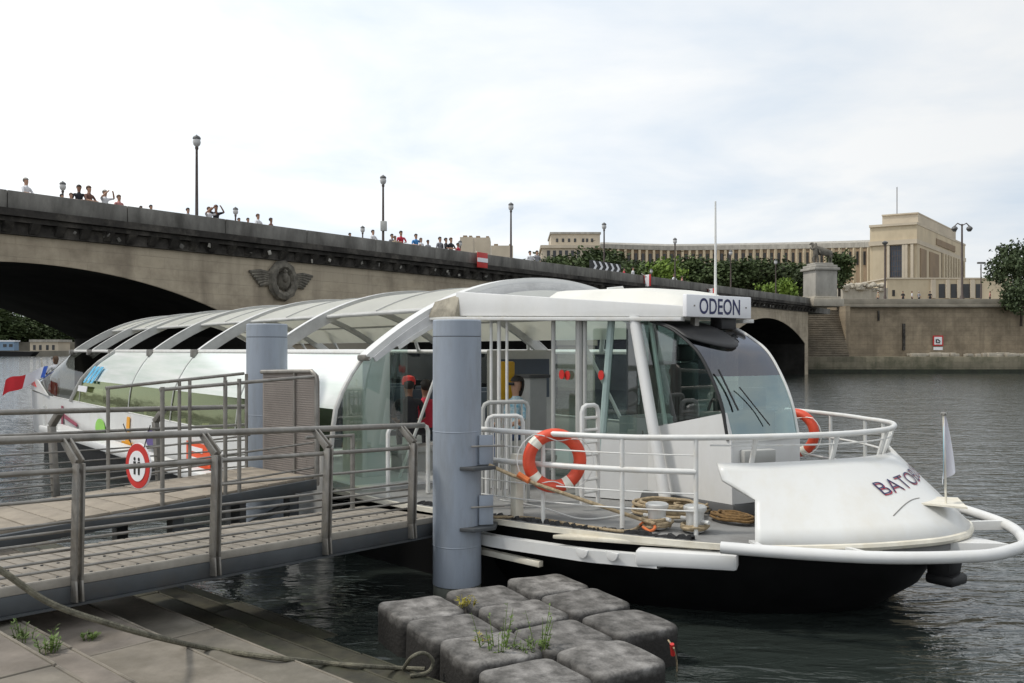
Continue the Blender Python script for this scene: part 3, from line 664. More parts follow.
# left pavilion
D1 = 420
t = thing('far_pavilion', 'squat pale palace block with columns left of the curved wing', 'building', (PX(575,D1), D1, 20))
m1 = MB(); block(m1, 542, 606, 248, None, D1, 40, 0); m1.build('wall', M['palacepale'], t)
m1 = MB(); block(m1, 540.5, 608, 245, 248, D1-1, 42, 0); m1.build('cornice', M['palacepale'], t)
m1 = MB(); block(m1, 551, 600, 234, 245.2, D1+6, 28, 0); m1.build('attic', M['palacepale'], t)
m1 = MB(); block(m1, 550, 601, 232, 234, D1+5.4, 29, 0); m1.build('roof_edge', M['stonegrey'], t)
for u in (556,562,568,574,582,586,591): m1 = MB(); block(m1, u, u+2.2, 238.5, 242, D1+5.8, 1); m1.build('window', M['window'], t)
for u in (547,553,559,565,571,577,584,590,596): m1 = MB(); block(m1, u, u+3, 250.5, 262, D1-.2, 1); m1.build('opening', M['window'], t)
for (u0,u1,v0,Y,lab) in ((460,473,237,300,'plain beige building block peeking over the bridge parapet'),(473,490,237.5,320,'beige building with stepped roof right of its plain neighbour over the bridge'),(491,513,245.5,420,'low pale far building left of the third lamp post')):
    t = thing('far_building', lab, 'building', (PX(u0,Y),Y,8))
    m1 = MB(); block(m1,u0,u1,v0,None,Y,14); m1.build('wall', M['palacepale'], t)
    m1 = MB(); block(m1,u0+3,u0+7,v0-1.6,v0+.2,Y+3,4); block(m1,u1-4,u1-1,v0+1.6-3,v0+.2,Y+5,4); m1.build('chimney', M['palacedark'], t)

# double street lamp, small lamp, mast on the far quay
lc = P(962,300,QY+3); lc.z = 8.8
t = thing('double_street_lamp', 'tall iron lamp post with two hanging lanterns on the far quay', 'street lamp', lc)
h = PVZ(224,QY+3)-8.8
p = MB(); p.lathe(lc, [(.3,0),(.3,1.2),(.16,1.5),(.11,h)], 10); p.tube([lc+Vector((-1.0,0,h-.3)), lc+Vector((-.6,0,h+.1)), lc+Vector((0,0,h-.2)), lc+Vector((.6,0,h+.1)), lc+Vector((1.0,0,h-.3))], .08, 6); p.build('pole', M['lamp_iron'], t)
for sgn in (-1,1):
    g = MB(); g.lathe(lc+Vector((sgn*1.0,0,h-1.0)), [(.2,0),(.42,.35),(.35,.55),(.1,.75)], 10); g.build('lantern', M['lamp_cap'], t)
lc = P(885,300,QY+3); lc.z = 8.8; h = PVZ(241,QY+3)-8.8
t = thing('quay_lamp', 'slim brown lamp post before the palace front on the far quay', 'street lamp', lc)
MB().lathe(lc, [(.22,0),(.2,1.2),(.13,1.5),(.11,h-.6)], 10).build('pole', M['lamp_iron'], t); MB().lathe(lc+Vector((0,0,h-.6)), [(.12,0),(.38,.3),(.4,.4),(.1,.62)], 10).build('lantern', M['lamp_cap'], t)
lc = P(981,290,200); lc.z = 8.8; h = PVZ(262,200)-8.8
t = thing('distant_lamp', 'small distant lamp post between the palace and the quay tree', 'street lamp', lc)
MB().lathe(lc, [(.2,0),(.12,h-.5)], 8).build('pole', M['lamp_iron'], t); MB().box(lc+Vector((0,0,h-.2)), (1.6,.5,.4), bev=.05).build('lantern', M['lamp_cap'], t)
# ------------------------------------------------------------------ trees
def crown_mesh(name, rx, rz, n_cl, n_leaf, leaf, mat, seed, skirt=.0):
    rnd = random.Random(seed); vs = []; fs = []
    lobes = [Vector((rnd.uniform(-.55,.55)*rx, rnd.uniform(-.55,.55)*rx, rnd.uniform(-.45,.5)*rz)) for _ in range(9)]
    for c in range(n_cl):
        lb = rnd.choice(lobes)
        d = Vector((rnd.gauss(0,1), rnd.gauss(0,1), rnd.gauss(0,1))).normalized()*(rnd.random()**.45)*.55
        cc = lb+Vector((d.x*rx, d.y*rx, d.z*rz*.8)); cr = leaf*rnd.uniform(1.6, 3.4)
        for k in range(n_leaf):
            q = cc+Vector((rnd.gauss(0,1), rnd.gauss(0,1), rnd.gauss(0,.7)))*cr*.55
            a = Vector((rnd.gauss(0,1), rnd.gauss(0,1), rnd.gauss(0,1))).normalized(); b = a.orthogonal().normalized(); s = leaf*rnd.uniform(.5,1.1)
            i = len(vs); e = a.cross(b)
            vs += [q+b*s, q+e*s*.6, q-b*s, q-e*s*.6]; fs.append((i,i+1,i+2,i+3))
    me = bpy.data.meshes.new(name); me.from_pydata(vs, [], fs); me.materials.append(mat); return me
def tree(name, label, base, h, rx, mat, seed, group=None, leaf=.55, ncl=150, nl=16, trunk_frac=.35):
    t = thing(name, label, 'tree', base, group)
    rnd = random.Random(seed); rz = h*(1-trunk_frac*.7)/2
    cme = crown_mesh('crown', rx, rz, ncl, nl, leaf, mat, seed)
    o = bpy.data.objects.new('crown', cme); col.objects.link(o); o.parent = t; o.location = (0,0,h-rz*1.02)
    tr = MB(); tr.tube([base+Vector((0,0,-.4)), base+Vector((.1,.05,h*.3)), base+Vector((.0,.1,h*.6)), base+Vector((.1,.1,h*.85))], [h*.028,h*.022,h*.015,h*.005], 8)
    for k in range(6):
        a = rnd.uniform(0,6.28); z0 = h*rnd.uniform(.3,.6); tr.tube([base+Vector((.05,.05,z0)), base+Vector((math.cos(a)*rx*.4, math.sin(a)*rx*.4, z0+h*.14)), base+Vector((math.cos(a)*rx*.75, math.sin(a)*rx*.75, z0+h*.25))], [h*.011,h*.007,h*.003], 6)
    tr.build('trunk', M['bark'], t); return t
tp = [tree('broadleaf_tree', 'x', Vector((0,0,0)), 12, 5.2, M['foliage'], s, 'trees on the hill below the palace', leaf=.40, ncl=270) for s in (1,2,3)]
spec = [(548,262,180,'dark tree at the left end of the row, under the low palace block'),(566,257,190,'dark tree under the columns of the low palace block'),(588,254,172,'tall dark tree just left of the fourth lamp post'),
 (612,259,185,'dark tree right of the fourth lamp post'),(634,259,196,'dark tree left of the bright green tree, farther back'),(683,262,186,'dark tree right of the bright green tree'),
 (703,262,176,'mid green tree left of the boat antenna'),(724,261,190,'dark tree right of the boat antenna'),(742,264,172,'dark tree below the colonnade, in front of the small lamp post'),
 (762,262,186,'dark tree under the long colonnade, second left of the statue'),(783,265,168,'dark tree immediately left of the statue pedestal'),(800,268,180,'dark tree peeking out behind the left edge of the statue pedestal'),
 (648,266,160,'low dark tree half hidden by the bright green tree'),(533,262,200,'small dark tree leftmost behind the bridge parapet')]
for k, (u, v, Y, lab) in enumerate(spec):
    base = P(u, HOR, Y); base.z = 8 if Y < 150 else 8+(Y-150)*.08; h = (PVZ(v, Y)-base.z)*1.16
    s = h/12; a = tp[k % 3]
    if k < 3: r = a; r.location = base; r['label'] = lab; r.scale = (s*1.4, s*1.4, s); r.rotation_euler = (0,0,k*1.3)
    else: dup(a, base, rz=k*1.7, label=lab, scale=(s*1.4, s*1.4, s))
b = P(660,HOR,158); b.z = 8.6; tree('bright_tree', 'bright yellow green rounded tree above the bridge crowd', b, PVZ(257.5,158)-b.z, 4.2, M['foliage_b'], 21, leaf=.45, ncl=170)
b = P(778,HOR,150); b.z = 8; tree('bright_bush', 'light green bushy tree low beside the statue pedestal', b, PVZ(277,150)-b.z, 3.2, M['foliage_b'], 22, leaf=.4, ncl=110)
b = P(839,HOR,190); b.z = 11; tree('cypress_tree', 'dense dark tree standing right behind the statue', b, PVZ(247,190)-b.z, 3.1, M['foliage'], 23, leaf=.45, ncl=170)
b = P(1019,HOR,123); b.z = 9.0; tree('quay_tree', 'large leafy tree overhanging the quay wall at the right edge', b, PVZ(240,123)-b.z, 5.0, M['foliage_n'], 31, leaf=.30, ncl=260, nl=18)
b = P(1021,HOR,117.2); b.z = 6.4; tree('leaning_tree', 'lower leafy tree drooping over the quay wall below the large one', b, PVZ(274,117)-b.z, 3.2, M['foliage_n'], 32, leaf=.26, ncl=150, trunk_frac=0)
for k, (u, v, Y, lab) in enumerate([(976,277,330,'small green tree behind the terrace, left of the quay tree')]):
    b = P(u, HOR, Y); b.z = 8; s = (PVZ(v,Y)-8)/12; dup(tp[k], b, rz=k, label=lab, scale=(s*.8,s*.8,s))
# wooded bank seen through the left arch
struct(MB().prism([(-700,430,-1),(-150,430,-1),(-150,640,-1),(-700,640,-1)], (0,0,3.5)).prism([(-700,462,1),(-150,462,1),(-150,640,1),(-700,640,1)], (0,0,6)).build('downstream_bank', M['earth']))
for k, (u, v, Y) in enumerate([(-14,300,470),(4,308,480),(20,315,470),(34,318,490),(48,324,475),(62,327,490),(78,328,500),(96,330,490)]):
    b = P(u,HOR,Y); b.z = -3; s = (PVZ(v,Y)+3)/12*1.08
    labs = ['tree at the extreme left seen through the bridge arch','leafy tree seen through the arch above the moored barge','leafy tree through the arch, right of the barge cabin','leafy tree through the arch left of the stone house','leafy tree through the arch above the stone house','leafy tree beyond the stone house at the arch edge','tree beyond the arch, behind the boat stern glass','tree farthest right beyond the left arch']
    dup(tp[k % 3], b, rz=k*2.1, label=labs[k], scale=(s*1.7,s*1.7,s))['group'] = 'trees on the bank beyond the left arch'
Y = 440
t = thing('riverside_house', 'low pale stone house on the bank seen through the left arch', 'building', (PX(44,Y),Y,2.4))
m1 = MB(); block(m1,30,58,342,354,Y,12); m1.build('wall', M['palacepale'], t)
m1 = MB(); block(m1,29,59,339.5,342,Y-.6,13); m1.build('roof', M['stonegrey'], t)
for u in (33,39,46,52): m1 = MB(); block(m1,u,u+2.6,345,350,Y-.1,.6); m1.build('window', M['window'], t)
Y = 410
t = thing('moored_barge', 'dark barge with blue grey cabin moored beyond the left arch', 'boat', (PX(8,Y),Y,0))
m1 = MB(); m1.prism([P(-30,350.6,Y),P(34,351.8,Y),P(30,356.2,Y),P(-30,356.2,Y)], (0,5,0)); m1.build('hull', M['hullblack'], t)
m1 = MB(); block(m1,-30,14,341.5,350.5,Y+.6,4); m1.build('cabin', pm('blue_cabin', (.20,.30,.42), .5), t)
m1 = MB(); block(m1,-30,15,340.3,341.6,Y+.4,4.4); m1.build('roof', M['signwhite'], t)
for u in (-12,-4,3,9): m1 = MB(); block(m1,u,u+3.5,344,347,Y+.5,.4); m1.build('window', M['window'], t)

# ------------------------------------------------------------------ people
skinm = [pm('skin_tone', (.42,.24,.16), .6, var=.03), pm('tanned_skin', (.25,.13,.08), .6, var=.03)]
hairm = [pm('dark_hair', (.02,.015,.012), .7), pm('brown_hair', (.10,.055,.03), .7), pm('grey_hair', (.35,.33,.3), .8)]
cl = {n: pm(n+'_cloth', c, .85, var=.08, vs=6) for n, c in dict(white=(.72,.72,.74), dark=(.025,.025,.03), brown=(.16,.08,.06), teal=(.05,.30,.45), pink=(.5,.22,.2), red=(.5,.03,.06), blue=(.05,.22,.5), grey=(.25,.25,.27), tan=(.40,.32,.22), denim=(.05,.08,.16)).items()}
cl['teal'] = pm('teal_patterned_cloth', (.04,.28,.42), .85, vs=16, c2=(.65,.70,.68))
REG = {}
def body(pose, shirt, trousers, sk, seed=0):
    J = {'pel':((0,0,.93),(.16,.12)),'waist':((0,0,1.1),(.145,.10)),'chest':((0,0,1.32),(.17,.115)),'neck':((0,0,1.5),.055),'jaw':((0,-.015,1.58),.075),'head':((0,0,1.70),.10),'crown':((0,.0,1.77),.07),
     'hipl':((-.1,0,.88),.10),'kneel':((-.11,-.02,.48),.065),'ankl':((-.11,.02,.09),.045),'toel':((-.12,-.17,.04),.04),'hipr':((.1,0,.88),.10),'kner':((.11,-.02,.48),.065),'ankr':((.11,.02,.09),.045),'toer':((.12,-.17,.04),.04),
     'shl':((-.19,0,1.42),.065),'ell':((-.25,.02,1.14),.045),'wrl':((-.24,-.1,.90),.033),'hal':((-.235,-.14,.80),.035),'shr':((.19,0,1.42),.065),'elr':((.25,.02,1.14),.045),'wrr':((.24,-.1,.90),.033),'har':((.235,-.14,.80),.035)}
    if pose == 'lean':
        for s_, q in (('l',-1),('r',1)): J['el'+s_] = ((q*.27,-.12,1.18),.045); J['wr'+s_] = ((q*.13,-.34,1.14),.033); J['ha'+s_] = ((q*.05,-.40,1.13),.036)
    if pose == 'photo':
        for s_, q in (('l',-1),('r',1)): J['el'+s_] = ((q*.33,-.18,1.45),.045); J['wr'+s_] = ((q*.15,-.32,1.68),.033); J['ha'+s_] = ((q*.08,-.35,1.75),.036)
    if pose == 'seated':
        for s_, q in (('l',-1),('r',1)): J['kne'+s_ if s_=='r' else 'kneel'] = ((q*.12,-.46,.9),.068); J['ank'+s_] = ((q*.12,-.44,.5),.045); J['toe'+s_] = ((q*.12,-.6,.45),.04); J['hip'+s_] = ((q*.1,-.05,.90),.10); J['el'+s_] = ((q*.26,-.05,1.15),.045); J['wr'+s_] = ((q*.17,-.30,1.05),.033); J['ha'+s_] = ((q*.13,-.38,1.04),.036)
    B = [('pel','waist'),('waist','chest'),('chest','neck'),('neck','jaw'),('jaw','head'),('head','crown')]; reg = {('pel','waist'):1,('waist','chest'):1,('chest','neck'):1,('neck','jaw'):0,('jaw','head'):0,('head','crown'):0}
    for s_, kn in (('l','kneel'),('r','kner')):
        B += [('pel','hip'+s_),('hip'+s_,kn),(kn,'ank'+s_),('ank'+s_,'toe'+s_),('chest','sh'+s_),('sh'+s_,'el'+s_),('el'+s_,'wr'+s_),('wr'+s_,'ha'+s_)]
        reg.update({('pel','hip'+s_):2,('hip'+s_,kn):2,(kn,'ank'+s_):2,('ank'+s_,'toe'+s_):3,('chest','sh'+s_):1,('sh'+s_,'el'+s_):1,('el'+s_,'wr'+s_):0,('wr'+s_,'ha'+s_):0})
    return skin('body', J, B, [skinm[sk], cl[shirt], cl[trousers], cl['dark']], reg)
hair_me = {}
def hair(parent, k, long=False):
    key = (k, long)
    if key not in hair_me:
        mb = MB(); bm_ = mb.bm
        bmesh.ops.create_uvsphere(bm_, u_segments=14, v_segments=9, radius=1)
        for v in list(bm_.verts):
            if v.co.z < -.15 and (v.co.y < .1) and not (long and v.co.y > -.2): bm_.verts.remove(v)
        for v in bm_.verts: v.co = Vector((v.co.x*.105, v.co.y*.118+.014, v.co.z*(.11 if not (long and v.co.z < 0) else .26)))
        me = bpy.data.meshes.new('hair'); bm_.to_mesh(me); bm_.free(); me.materials.append(hairm[k]); 
        for p in me.polygons: p.use_smooth = True
        hair_me[key] = me
    o = bpy.data.objects.new('hair', hair_me[key]); col.objects.link(o); o.parent = parent; o.location = (0,0,1.715); return o
bodies = {}
def person(loc, facing, pose, shirt, trousers, label, h=1.75, sk=0, hr=0, long=False, group=None):
    key = (pose, shirt, trousers, sk)
    if key not in bodies: bodies[key] = body(*key)
    t = bpy.data.objects.new('person', bodies[key]); col.objects.link(t); t.location = loc; t.rotation_euler = (0,0,facing); t.scale = (h/1.80,)*3; t['_w'] = tuple(loc)
    tag(t, label, 'person', group); hair(t, hr, long); return t
FACE = math.atan2(BN.y, BN.x)-math.pi/2     # looking out over the river, towards the boat
ppl = [(26,178,'lean','white','person in a white shirt leaning at the far left end of the bridge parapet',2),(62,194,'stand','dark','small dark head just right of the first lamp globe',0),(71,193,'stand','tan','head of a person left of the two standing friends on the bridge',1),
 (79,185,'lean','dark','person in a dark top beside the one in brown on the parapet',0),(89,186,'lean','brown','person in a brownish top second of the pair on the parapet',1),(105,190,'photo','white','grey haired person in white leaning right on the parapet',2),
 (119,195,'stand','pink','person in a pale pink top right of the white shirt',1),(141,206,'stand','dark','lone low dark head midway between the pink top and the first tall lamp',0),(151,205,'stand','tan','low head left of the first tall lamp post',0),(188,208,'stand','grey','person just left of the foot of the first tall lamp post',0),
 (209,207,'photo','white','person in white holding arms up right of the first tall lamp',1),(216,205,'photo','dark','person in dark clothes taking a photo right of the first tall lamp',0),(239,218,'stand','dark','low dark head right of the second lamp globe',0),(248,218,'stand','dark','dark head left of the white shirt in the middle of the parapet',0),(258,214,'lean','white','person in a white top between the two tallest lamps',1),(271,218,'stand','brown','person in a brown top between the two tallest lamps',0),
 (350,233,'stand','dark','single dark head left of the lamp globe near the second tall lamp',0),(373,230,'lean','white','person in white just left of the second tall lamp post',0),(392,234,'stand','grey','person in grey right of the second tall lamp post',0),(395,236,'stand','tan','short person in tan beside the red shirt on the parapet',1),(401,231,'lean','red','person in a red shirt on the middle of the parapet',0),(416,234,'lean','blue','person in a bright blue shirt on the middle of the parapet',0),
 (421,238,'stand','white','short person in white beside the bright blue shirt',1),(428,240,'stand','grey','short person in grey right of the blue shirt',0),(440,237,'stand','grey','person in grey leading a small group near the beige buildings',0),(446,238,'lean','dark','person in dark clothes second in the group before the beige buildings',0),(451,237,'lean','dark','person in dark clothes last in the group before the beige buildings',1),(458,243,'stand','red','short person in red in front of the beige buildings',0),
 (530,251,'stand','white','person in white right of the third lamp post',0),(537,249,'stand','grey','person in grey right of the third lamp post',0),(603,262,'lean','white','person in white above the chevron board',1),(612,264,'stand','pink','person in pink in the crowd right of the fourth lamp',0),(618,266,'stand','tan','person in tan in the crowd right of the fourth lamp',1),(624,268,'lean','red','person in red at the right end of the crowd',0),(633,267,'stand','white','person in white right of the red one in the crowd',0),(674,274,'lean','white','person in white near the end of the bridge by the last red sign',1),(682,276,'stand','pink','person in pink near the end of the bridge by the last red sign',0)]
for k, (u, v, pose, c, lab, hr) in enumerate(ppl):
    kk = (u-512)/F; m_ = .85 if k % 3 else 1.1; b0 = BR(0, m_, 0); l = (b0.y*kk-b0.x)/(BD.x-BD.y*kk); p = BR(l, m_, 8.0)
    h = PVZ(v, p.y)-8.0; h = min(1.95, max(1.25, h))
    person(p, FACE+random.uniform(-.5,.5), pose, c, 'denim' if k % 2 else 'dark', lab, h, k % 4 == 3, hr, group='people along the bridge parapet')
# pedestrians on the far quay
for k, (u, c) in enumerate([(903,'dark'),(912,'white'),(919,'grey'),(930,'dark'),(990,'pink'),(878,'tan')]):
    p = P(u, HOR, QY+1.8); p.z = 9.0
    person(p, k, 'stand', c, 'dark', ['person in dark clothes left of the others on the far quay parapet','person in white on the far quay before the palace','person in grey on the far quay under the palace corner','person in dark clothes on the far quay left of the doorways','person in pink under the far quay tree','person in tan beside the slim brown lamp on the far quay'][k], 1.72, 0, k % 3, group='pedestrians on the far quay')
# chevron board on the bridge
kk = (604-512)/F; b0 = BR(0,.45,0); l = (b0.y*kk-b0.x)/(BD.x-BD.y*kk); c = BR(l,.3,9.35)
t = thing('chevron_board', 'black and white chevron board on the bridge parapet below the fourth lamp', 'sign', c)
rzb = math.atan2(BD.y,BD.x)
MB().box(c, (4.6,.08,.8), rz=rzb).build('board', M['black'], t)
ch = MB()
for k in range(5):
    o_ = c+BD*(-2.0+k*.85)-BN*.06
    ch.prism([o_+Vector((0,0,.36)), o_+BD*.3+Vector((0,0,.36)), o_+BD*.65, o_+BD*.3+Vector((0,0,-.36)), o_+Vector((0,0,-.36)), o_+BD*.35], -BN*.02)
ch.build('chevron', M['signwhite'], t)
# ------------------------------------------------------------------ the boat
SA = Vector((.602,-.798,0)).normalized(); SN = Vector((-SA.y, SA.x, 0)); C0 = Vector((.48,14.92,0))
def B(s, w, z): return C0+SA*s+SN*w+Vector((0,0,z))
BRZ = math.atan2(SA.y, SA.x)
boat = thing('river_boat', 'long white river passenger boat with ribbed glass roof and rounded bow', 'boat', B(0,0,0))
def mirror(pts): return pts+[(-w, s) for w, s in reversed(pts) if w != 0]
def curve(pts, n=14): return [(p.x, p.y) for p in cat([(w, s, 0) for w, s in mirror(pts)], n)]
ring_o = [(-3.25,2.0),(-3.1,3.1),(-2.75,4.3),(-2.2,5.6),(-1.4,6.75),(-.55,7.35),(0,7.45)]
bot_o = [(-3.12,2.4),(-2.98,3.2),(-2.55,4.4),(-1.95,5.55),(-1.15,6.42),(-.45,6.82),(0,6.9)]
top_o = [(-3.05,2.4),(-2.88,3.2),(-2.42,4.2),(-1.75,5.05),(-1.2,5.48),(-.55,5.84),(0,5.94)]
def cut(c, s0, s1=None):
    """part of a closed-bow curve between s0 on the near side and s1 on the far side, evenly resampled"""
    s1 = s0 if s1 is None else s1; k = len(c)//2
    a = next(i for i in range(len(c)) if c[i][1] >= s0); b = max(i for i in range(len(c)) if c[i][1] >= s1)
    p = [Vector((w, s, 0)) for w, s in c[a:b+1]]
    q = c[a-1]; f = (s0-q[1])/max(c[a][1]-q[1],1e-6); p.insert(0, Vector((q[0]+(c[a][0]-q[0])*f, s0, 0)))
    return resample(p, 61)
cb_, ct_, cr_ = curve(bot_o), curve(top_o), curve(ring_o)
def sheer(s): return max(0, s-5.6)*.07
NB = 61
rowB = cut(cb_, 5.72); rows = []
def rowz(s, f): return (.87+sheer(s))*(1-f)+(1.66+.06*max(0,s-5.4))*f
def edge_s(c, f, u):      # where the bulwark plate is cut off
    best = 5.6
    pr_u = None
    for (w, s) in c[:len(c)//2]:
        p = B(s, w, 0); uu = 512+F*p.x/p.y
        if s > 4.4 and pr_u is not None and uu >= u: return ps+(s-ps)*(u-pr_u)/(uu-pr_u)
        pr_u, ps = uu, s
    return best
for k in range(9):
    f = (0,.2,.4,.55,.63,.71,.79,.9,1)[k]
    mix = [(a[0]*(1-f)+b[0]*f, a[1]*(1-f)+b[1]*f) for a, b in zip(cb_, ct_)]
    sB = edge_s(mix, f, 755 if f <= .55 else (755-(f-.55)/.24*33 if f <= .79 else 722-(f-.79)/.21*5))
    rw = cut(mix, sB); rows.append([B(p.y, p.x, (.87+sheer(p.y))*(1-f)+(1.66+.06*max(0,p.y-5.4))*f) for p in rw])
bul = MB().loft(rows); bow = bul.build('bow_bulwark', M['bow'], boat, smooth=60, fix=True)
md = bow.modifiers.new('thick', 'SOLIDIFY'); md.thickness = .035; md.offset = 0
# bow lettering wrapped on the bulwark
def rowpt(x, f):       # x metres along the surface from the stem, f height fraction
    FL = (0,.2,.4,.55,.63,.71,.79,.9,1); f = min(.999,max(0,f)); i = max(q for q in range(8) if FL[q] <= f); g = (f-FL[i])/(FL[i+1]-FL[i])
    def at(rw):
        d = [0]
        for a, b in zip(rw, rw[1:]): d.append(d[-1]+(b-a).length)
        t = d[30]+x; j = 0
        while j < len(d)-2 and d[j+1] < t: j += 1
        return rw[j].lerp(rw[j+1], (t-d[j])/(d[j+1]-d[j]))
    return at(rows[i]).lerp(at(rows[i+1]), g)
def textmesh(body, size=1.0, offset=0, ext=0):
    cu = bpy.data.curves.new('t', 'FONT'); cu.body = body; cu.size = size; cu.align_x = 'LEFT'; cu.offset = offset; cu.extrude = ext; cu.resolution_u = 4
    o = bpy.data.objects.new('t', cu); col.objects.link(o); dg = bpy.context.evaluated_depsgraph_get()
    me = bpy.data.meshes.new_from_object(o.evaluated_get(dg)); bpy.data.objects.remove(o); return me
def surf_text(body, size, x0, f0, slope, mat, sub=2, sx=1.0, dx=0, df=0, out=.028):
    me = textmesh(body, size, -.016*size); bm_ = bmesh.new(); bm_.from_mesh(me)
    bmesh.ops.triangulate(bm_, faces=bm_.faces[:]); bmesh.ops.subdivide_edges(bm_, edges=[e for e in bm_.edges if e.calc_length() > .08*size], cuts=sub, use_grid_fill=True)
    mb = MB(); mb.bm.free(); mb.bm = bm_
    for v in bm_.verts:
        x = x0+dx+v.co.x*sx; f = f0+df+v.co.y/.86+slope*v.co.x
        p = rowpt(x, f); e = .02; tx = (rowpt(x+e, f)-rowpt(x-e, f)); ty = rowpt(x, min(1,f+.03))-rowpt(x, f-.03); nn = tx.cross(ty).normalized()
        v.co = p+nn*out
    return mb.build('lettering', mat, bow, smooth=0, fix=False)
surf_text('BATOBUS', .19, -.44, .52, .17, M['text_red'], sx=1.7, dx=.008, df=-.012, out=.025)
surf_text('BATOBUS', .19, -.44, .52, .17, M['navy'], sx=1.7, out=.030)
# thin hanging cable under the lettering
mbc = MB(); mbc.tube([rowpt(-.55+.06*k, .30+.16*math.sin(min(1,k/9)*1.57))+Vector((0,0,0))+SA*.03 for k in range(11)], .006, 5); mbc.build('cable', M['steel'], bow)
# lower rim of the bulwark
rim = [B(p.y, p.x, .845+sheer(p.y)) for p in cut(cb_, 5.72)]
MB().tube(rim, .045, 8).build('rim', M['offwhite'], bow)
# black under-hull of the bow
ur = []
for f, z in ((.975,.88),(.955,.6),(.92,.3),(.86,0),(.75,-.8)):
    ur.append([B(p.y*f+(0 if p.y < 3 else 0), p.x*min(1,f+.03), z+(sheer(p.y) if z > .5 else 0)) for p in cut(cb_, 2.6)])
u_ = MB().loft(ur); u_.build('under_hull', M['hullblack'], boat, smooth=60)
mbx = MB(); mbx.hexa([B(-.2,-3.4,-.8),B(2.7,-3.0,-.8),B(2.7,3.0,-.8),B(-.2,3.4,-.8),B(-.2,-3.5,.70),B(2.7,-3.1,.70),B(2.7,3.1,.70),B(-.2,3.5,.70)]); mbx.build('under_hull', M['hullblack'], boat)
# stem fender block
s_ = MB(); s_.hexa([B(6.5,.15,.42),B(6.75,.15,.42),B(6.75,.42,.42),B(6.5,.42,.42),B(6.5,.13,.85),B(6.82,.13,.85),B(6.82,.44,.85),B(6.5,.44,.85)], bev=.04); s_.box(B(6.65,.3,.42), (.32,.34,.12), rz=BRZ, bev=.04); s_.build('stem_fender', M['black'], boat)
# deck
dk_pts = [B(p.y, p.x*.985, .885) for p in cut(cb_, 2.6)]
deckpoly = [B(-25,-3.4,.885), B(-.5,-3.55,.885), B(1.2,-3.38,.885)]+dk_pts+[B(1.2,3.38,.885), B(-.5,3.55,.885), B(-25,3.4,.885)]
MB().prism(deckpoly, (0,0,-.06)).build('deck', M['deck'], boat)
# raised plinth below the wheelhouse and dark recess
MB().hexa([B(1.9,-.86,.89),B(4.66,-.82,.89),B(4.75,.95,.89),B(1.6,1.35,.89),B(1.9,-.84,1.05),B(4.64,-.80,1.05),B(4.7,.9,1.05),B(1.6,1.3,1.05)], bev=.02).build('plinth', M['deckdark'], boat)
# deck edge kerb (near side and around)
edge_l = [B(-.3,-3.55,.83), B(1.2,-3.40,.83)]+[B(p.y, p.x, .83) for p in cut(cb_, 2.6)][:26]
ed = resample(edge_l, 40)
mbk = MB(); n_ = len(ed)
mbk.loft([[p+Vector((0,0,0)), p+SN*-.05+Vector((0,0,0)), p+SN*-.05+Vector((0,0,.06)), p+Vector((0,0,.06))] for p in ed], closed=True); mbk.build('deck_edge', M['offwhite'], boat)
# ragged rubber strip along the deck edge
random.seed(4); rg = MB(); rgr = []
for p in resample(ed[9:30], 150):
    a_, h_ = random.uniform(.05,.09), random.uniform(.005,.05); rgr.append([p+SN*a_+Vector((0,0,.03)), p+SN*(a_+.07)+Vector((0,0,.03)), p+SN*(a_+.06)+Vector((0,0,.06+h_)), p+SN*(a_+.01)+Vector((0,0,.06+h_))])
rg.loft(rgr, closed=True)
rg.build('worn_rubber_strip', M['black'], boat)
# near side rubbing strake below the deck edge
stp = resample([B(2.35,-3.2,.66), B(3.1,-3.10,.66), B(4.3,-2.72,.66), B(5.0,-2.35,.67)], 20)
mbk = MB(); mbk.loft([[p+Vector((0,0,-.065)), p-SN*.12+Vector((0,0,-.065)), p-SN*.12+Vector((0,0,.065)), p+Vector((0,0,.065))] for p in stp], closed=True)
mbk.bm.faces.new([v for v in mbk.bm.verts][:4]); mbk.build('rubbing_strake', M['white'], boat)
e0, e1 = B(4.75,-2.52,.70), B(5.62,-1.92,.72)
MB().beam(e0, e1, .22, .17, bev=.04).build('fender_box', M['white'], boat)
MB().beam(B(2.4,-3.22,.49), B(3.7,-2.98,.48), .08, .07, bev=.01).build('lower_strake', M['offwhite'], boat)
# mooring shelf with pads
MB().prism([B(3.9,-2.98,.80),B(5.35,-2.02,.80),B(5.3,-1.78,.80),B(4.0,-2.62,.80)], (0,0,.045), bev=.01).build('mooring_shelf', M['offwhite'], boat)
for s0, w0 in ((4.28,-2.74),(4.58,-2.58)):
    MB().prism([B(s0+.10*math.cos(a), w0-.15, .74+.10*math.sin(a)) for a in [math.pi+math.pi*k/10 for k in range(11)]], SN*.03, bev=.006).build('shelf_pad', M['white'], boat)
# fender ring tube round the bow
rp = cut(cr_, 5.62); rt = [B(p.y, p.x, .90) for p in rp]
MB().tube(rt, .062, 12).build('fender_ring', M['offwhite'] if 0 else M['white'], boat)
for i in (4, 14, 46, 56):
    a = rt[i]; c_ = B(rp[i].y-.35, rp[i].x*.85, .86); MB().beam(a, c_, .06, .10).build('ring_bracket', M['white'], boat)
MB().prism([B(7.38,.12,.84),B(6.75,-.15,.78),B(6.75,.5,.78)], (0,0,.10)).build('stem_gusset', M['white'], boat)
MB().prism([B(6.98,.10,1.235),B(6.45,-.05,1.235),B(6.35,.45,1.235),B(6.6,.65,1.235)], (0,0,.02)).build('flag_plate', M['offwhite'], boat)
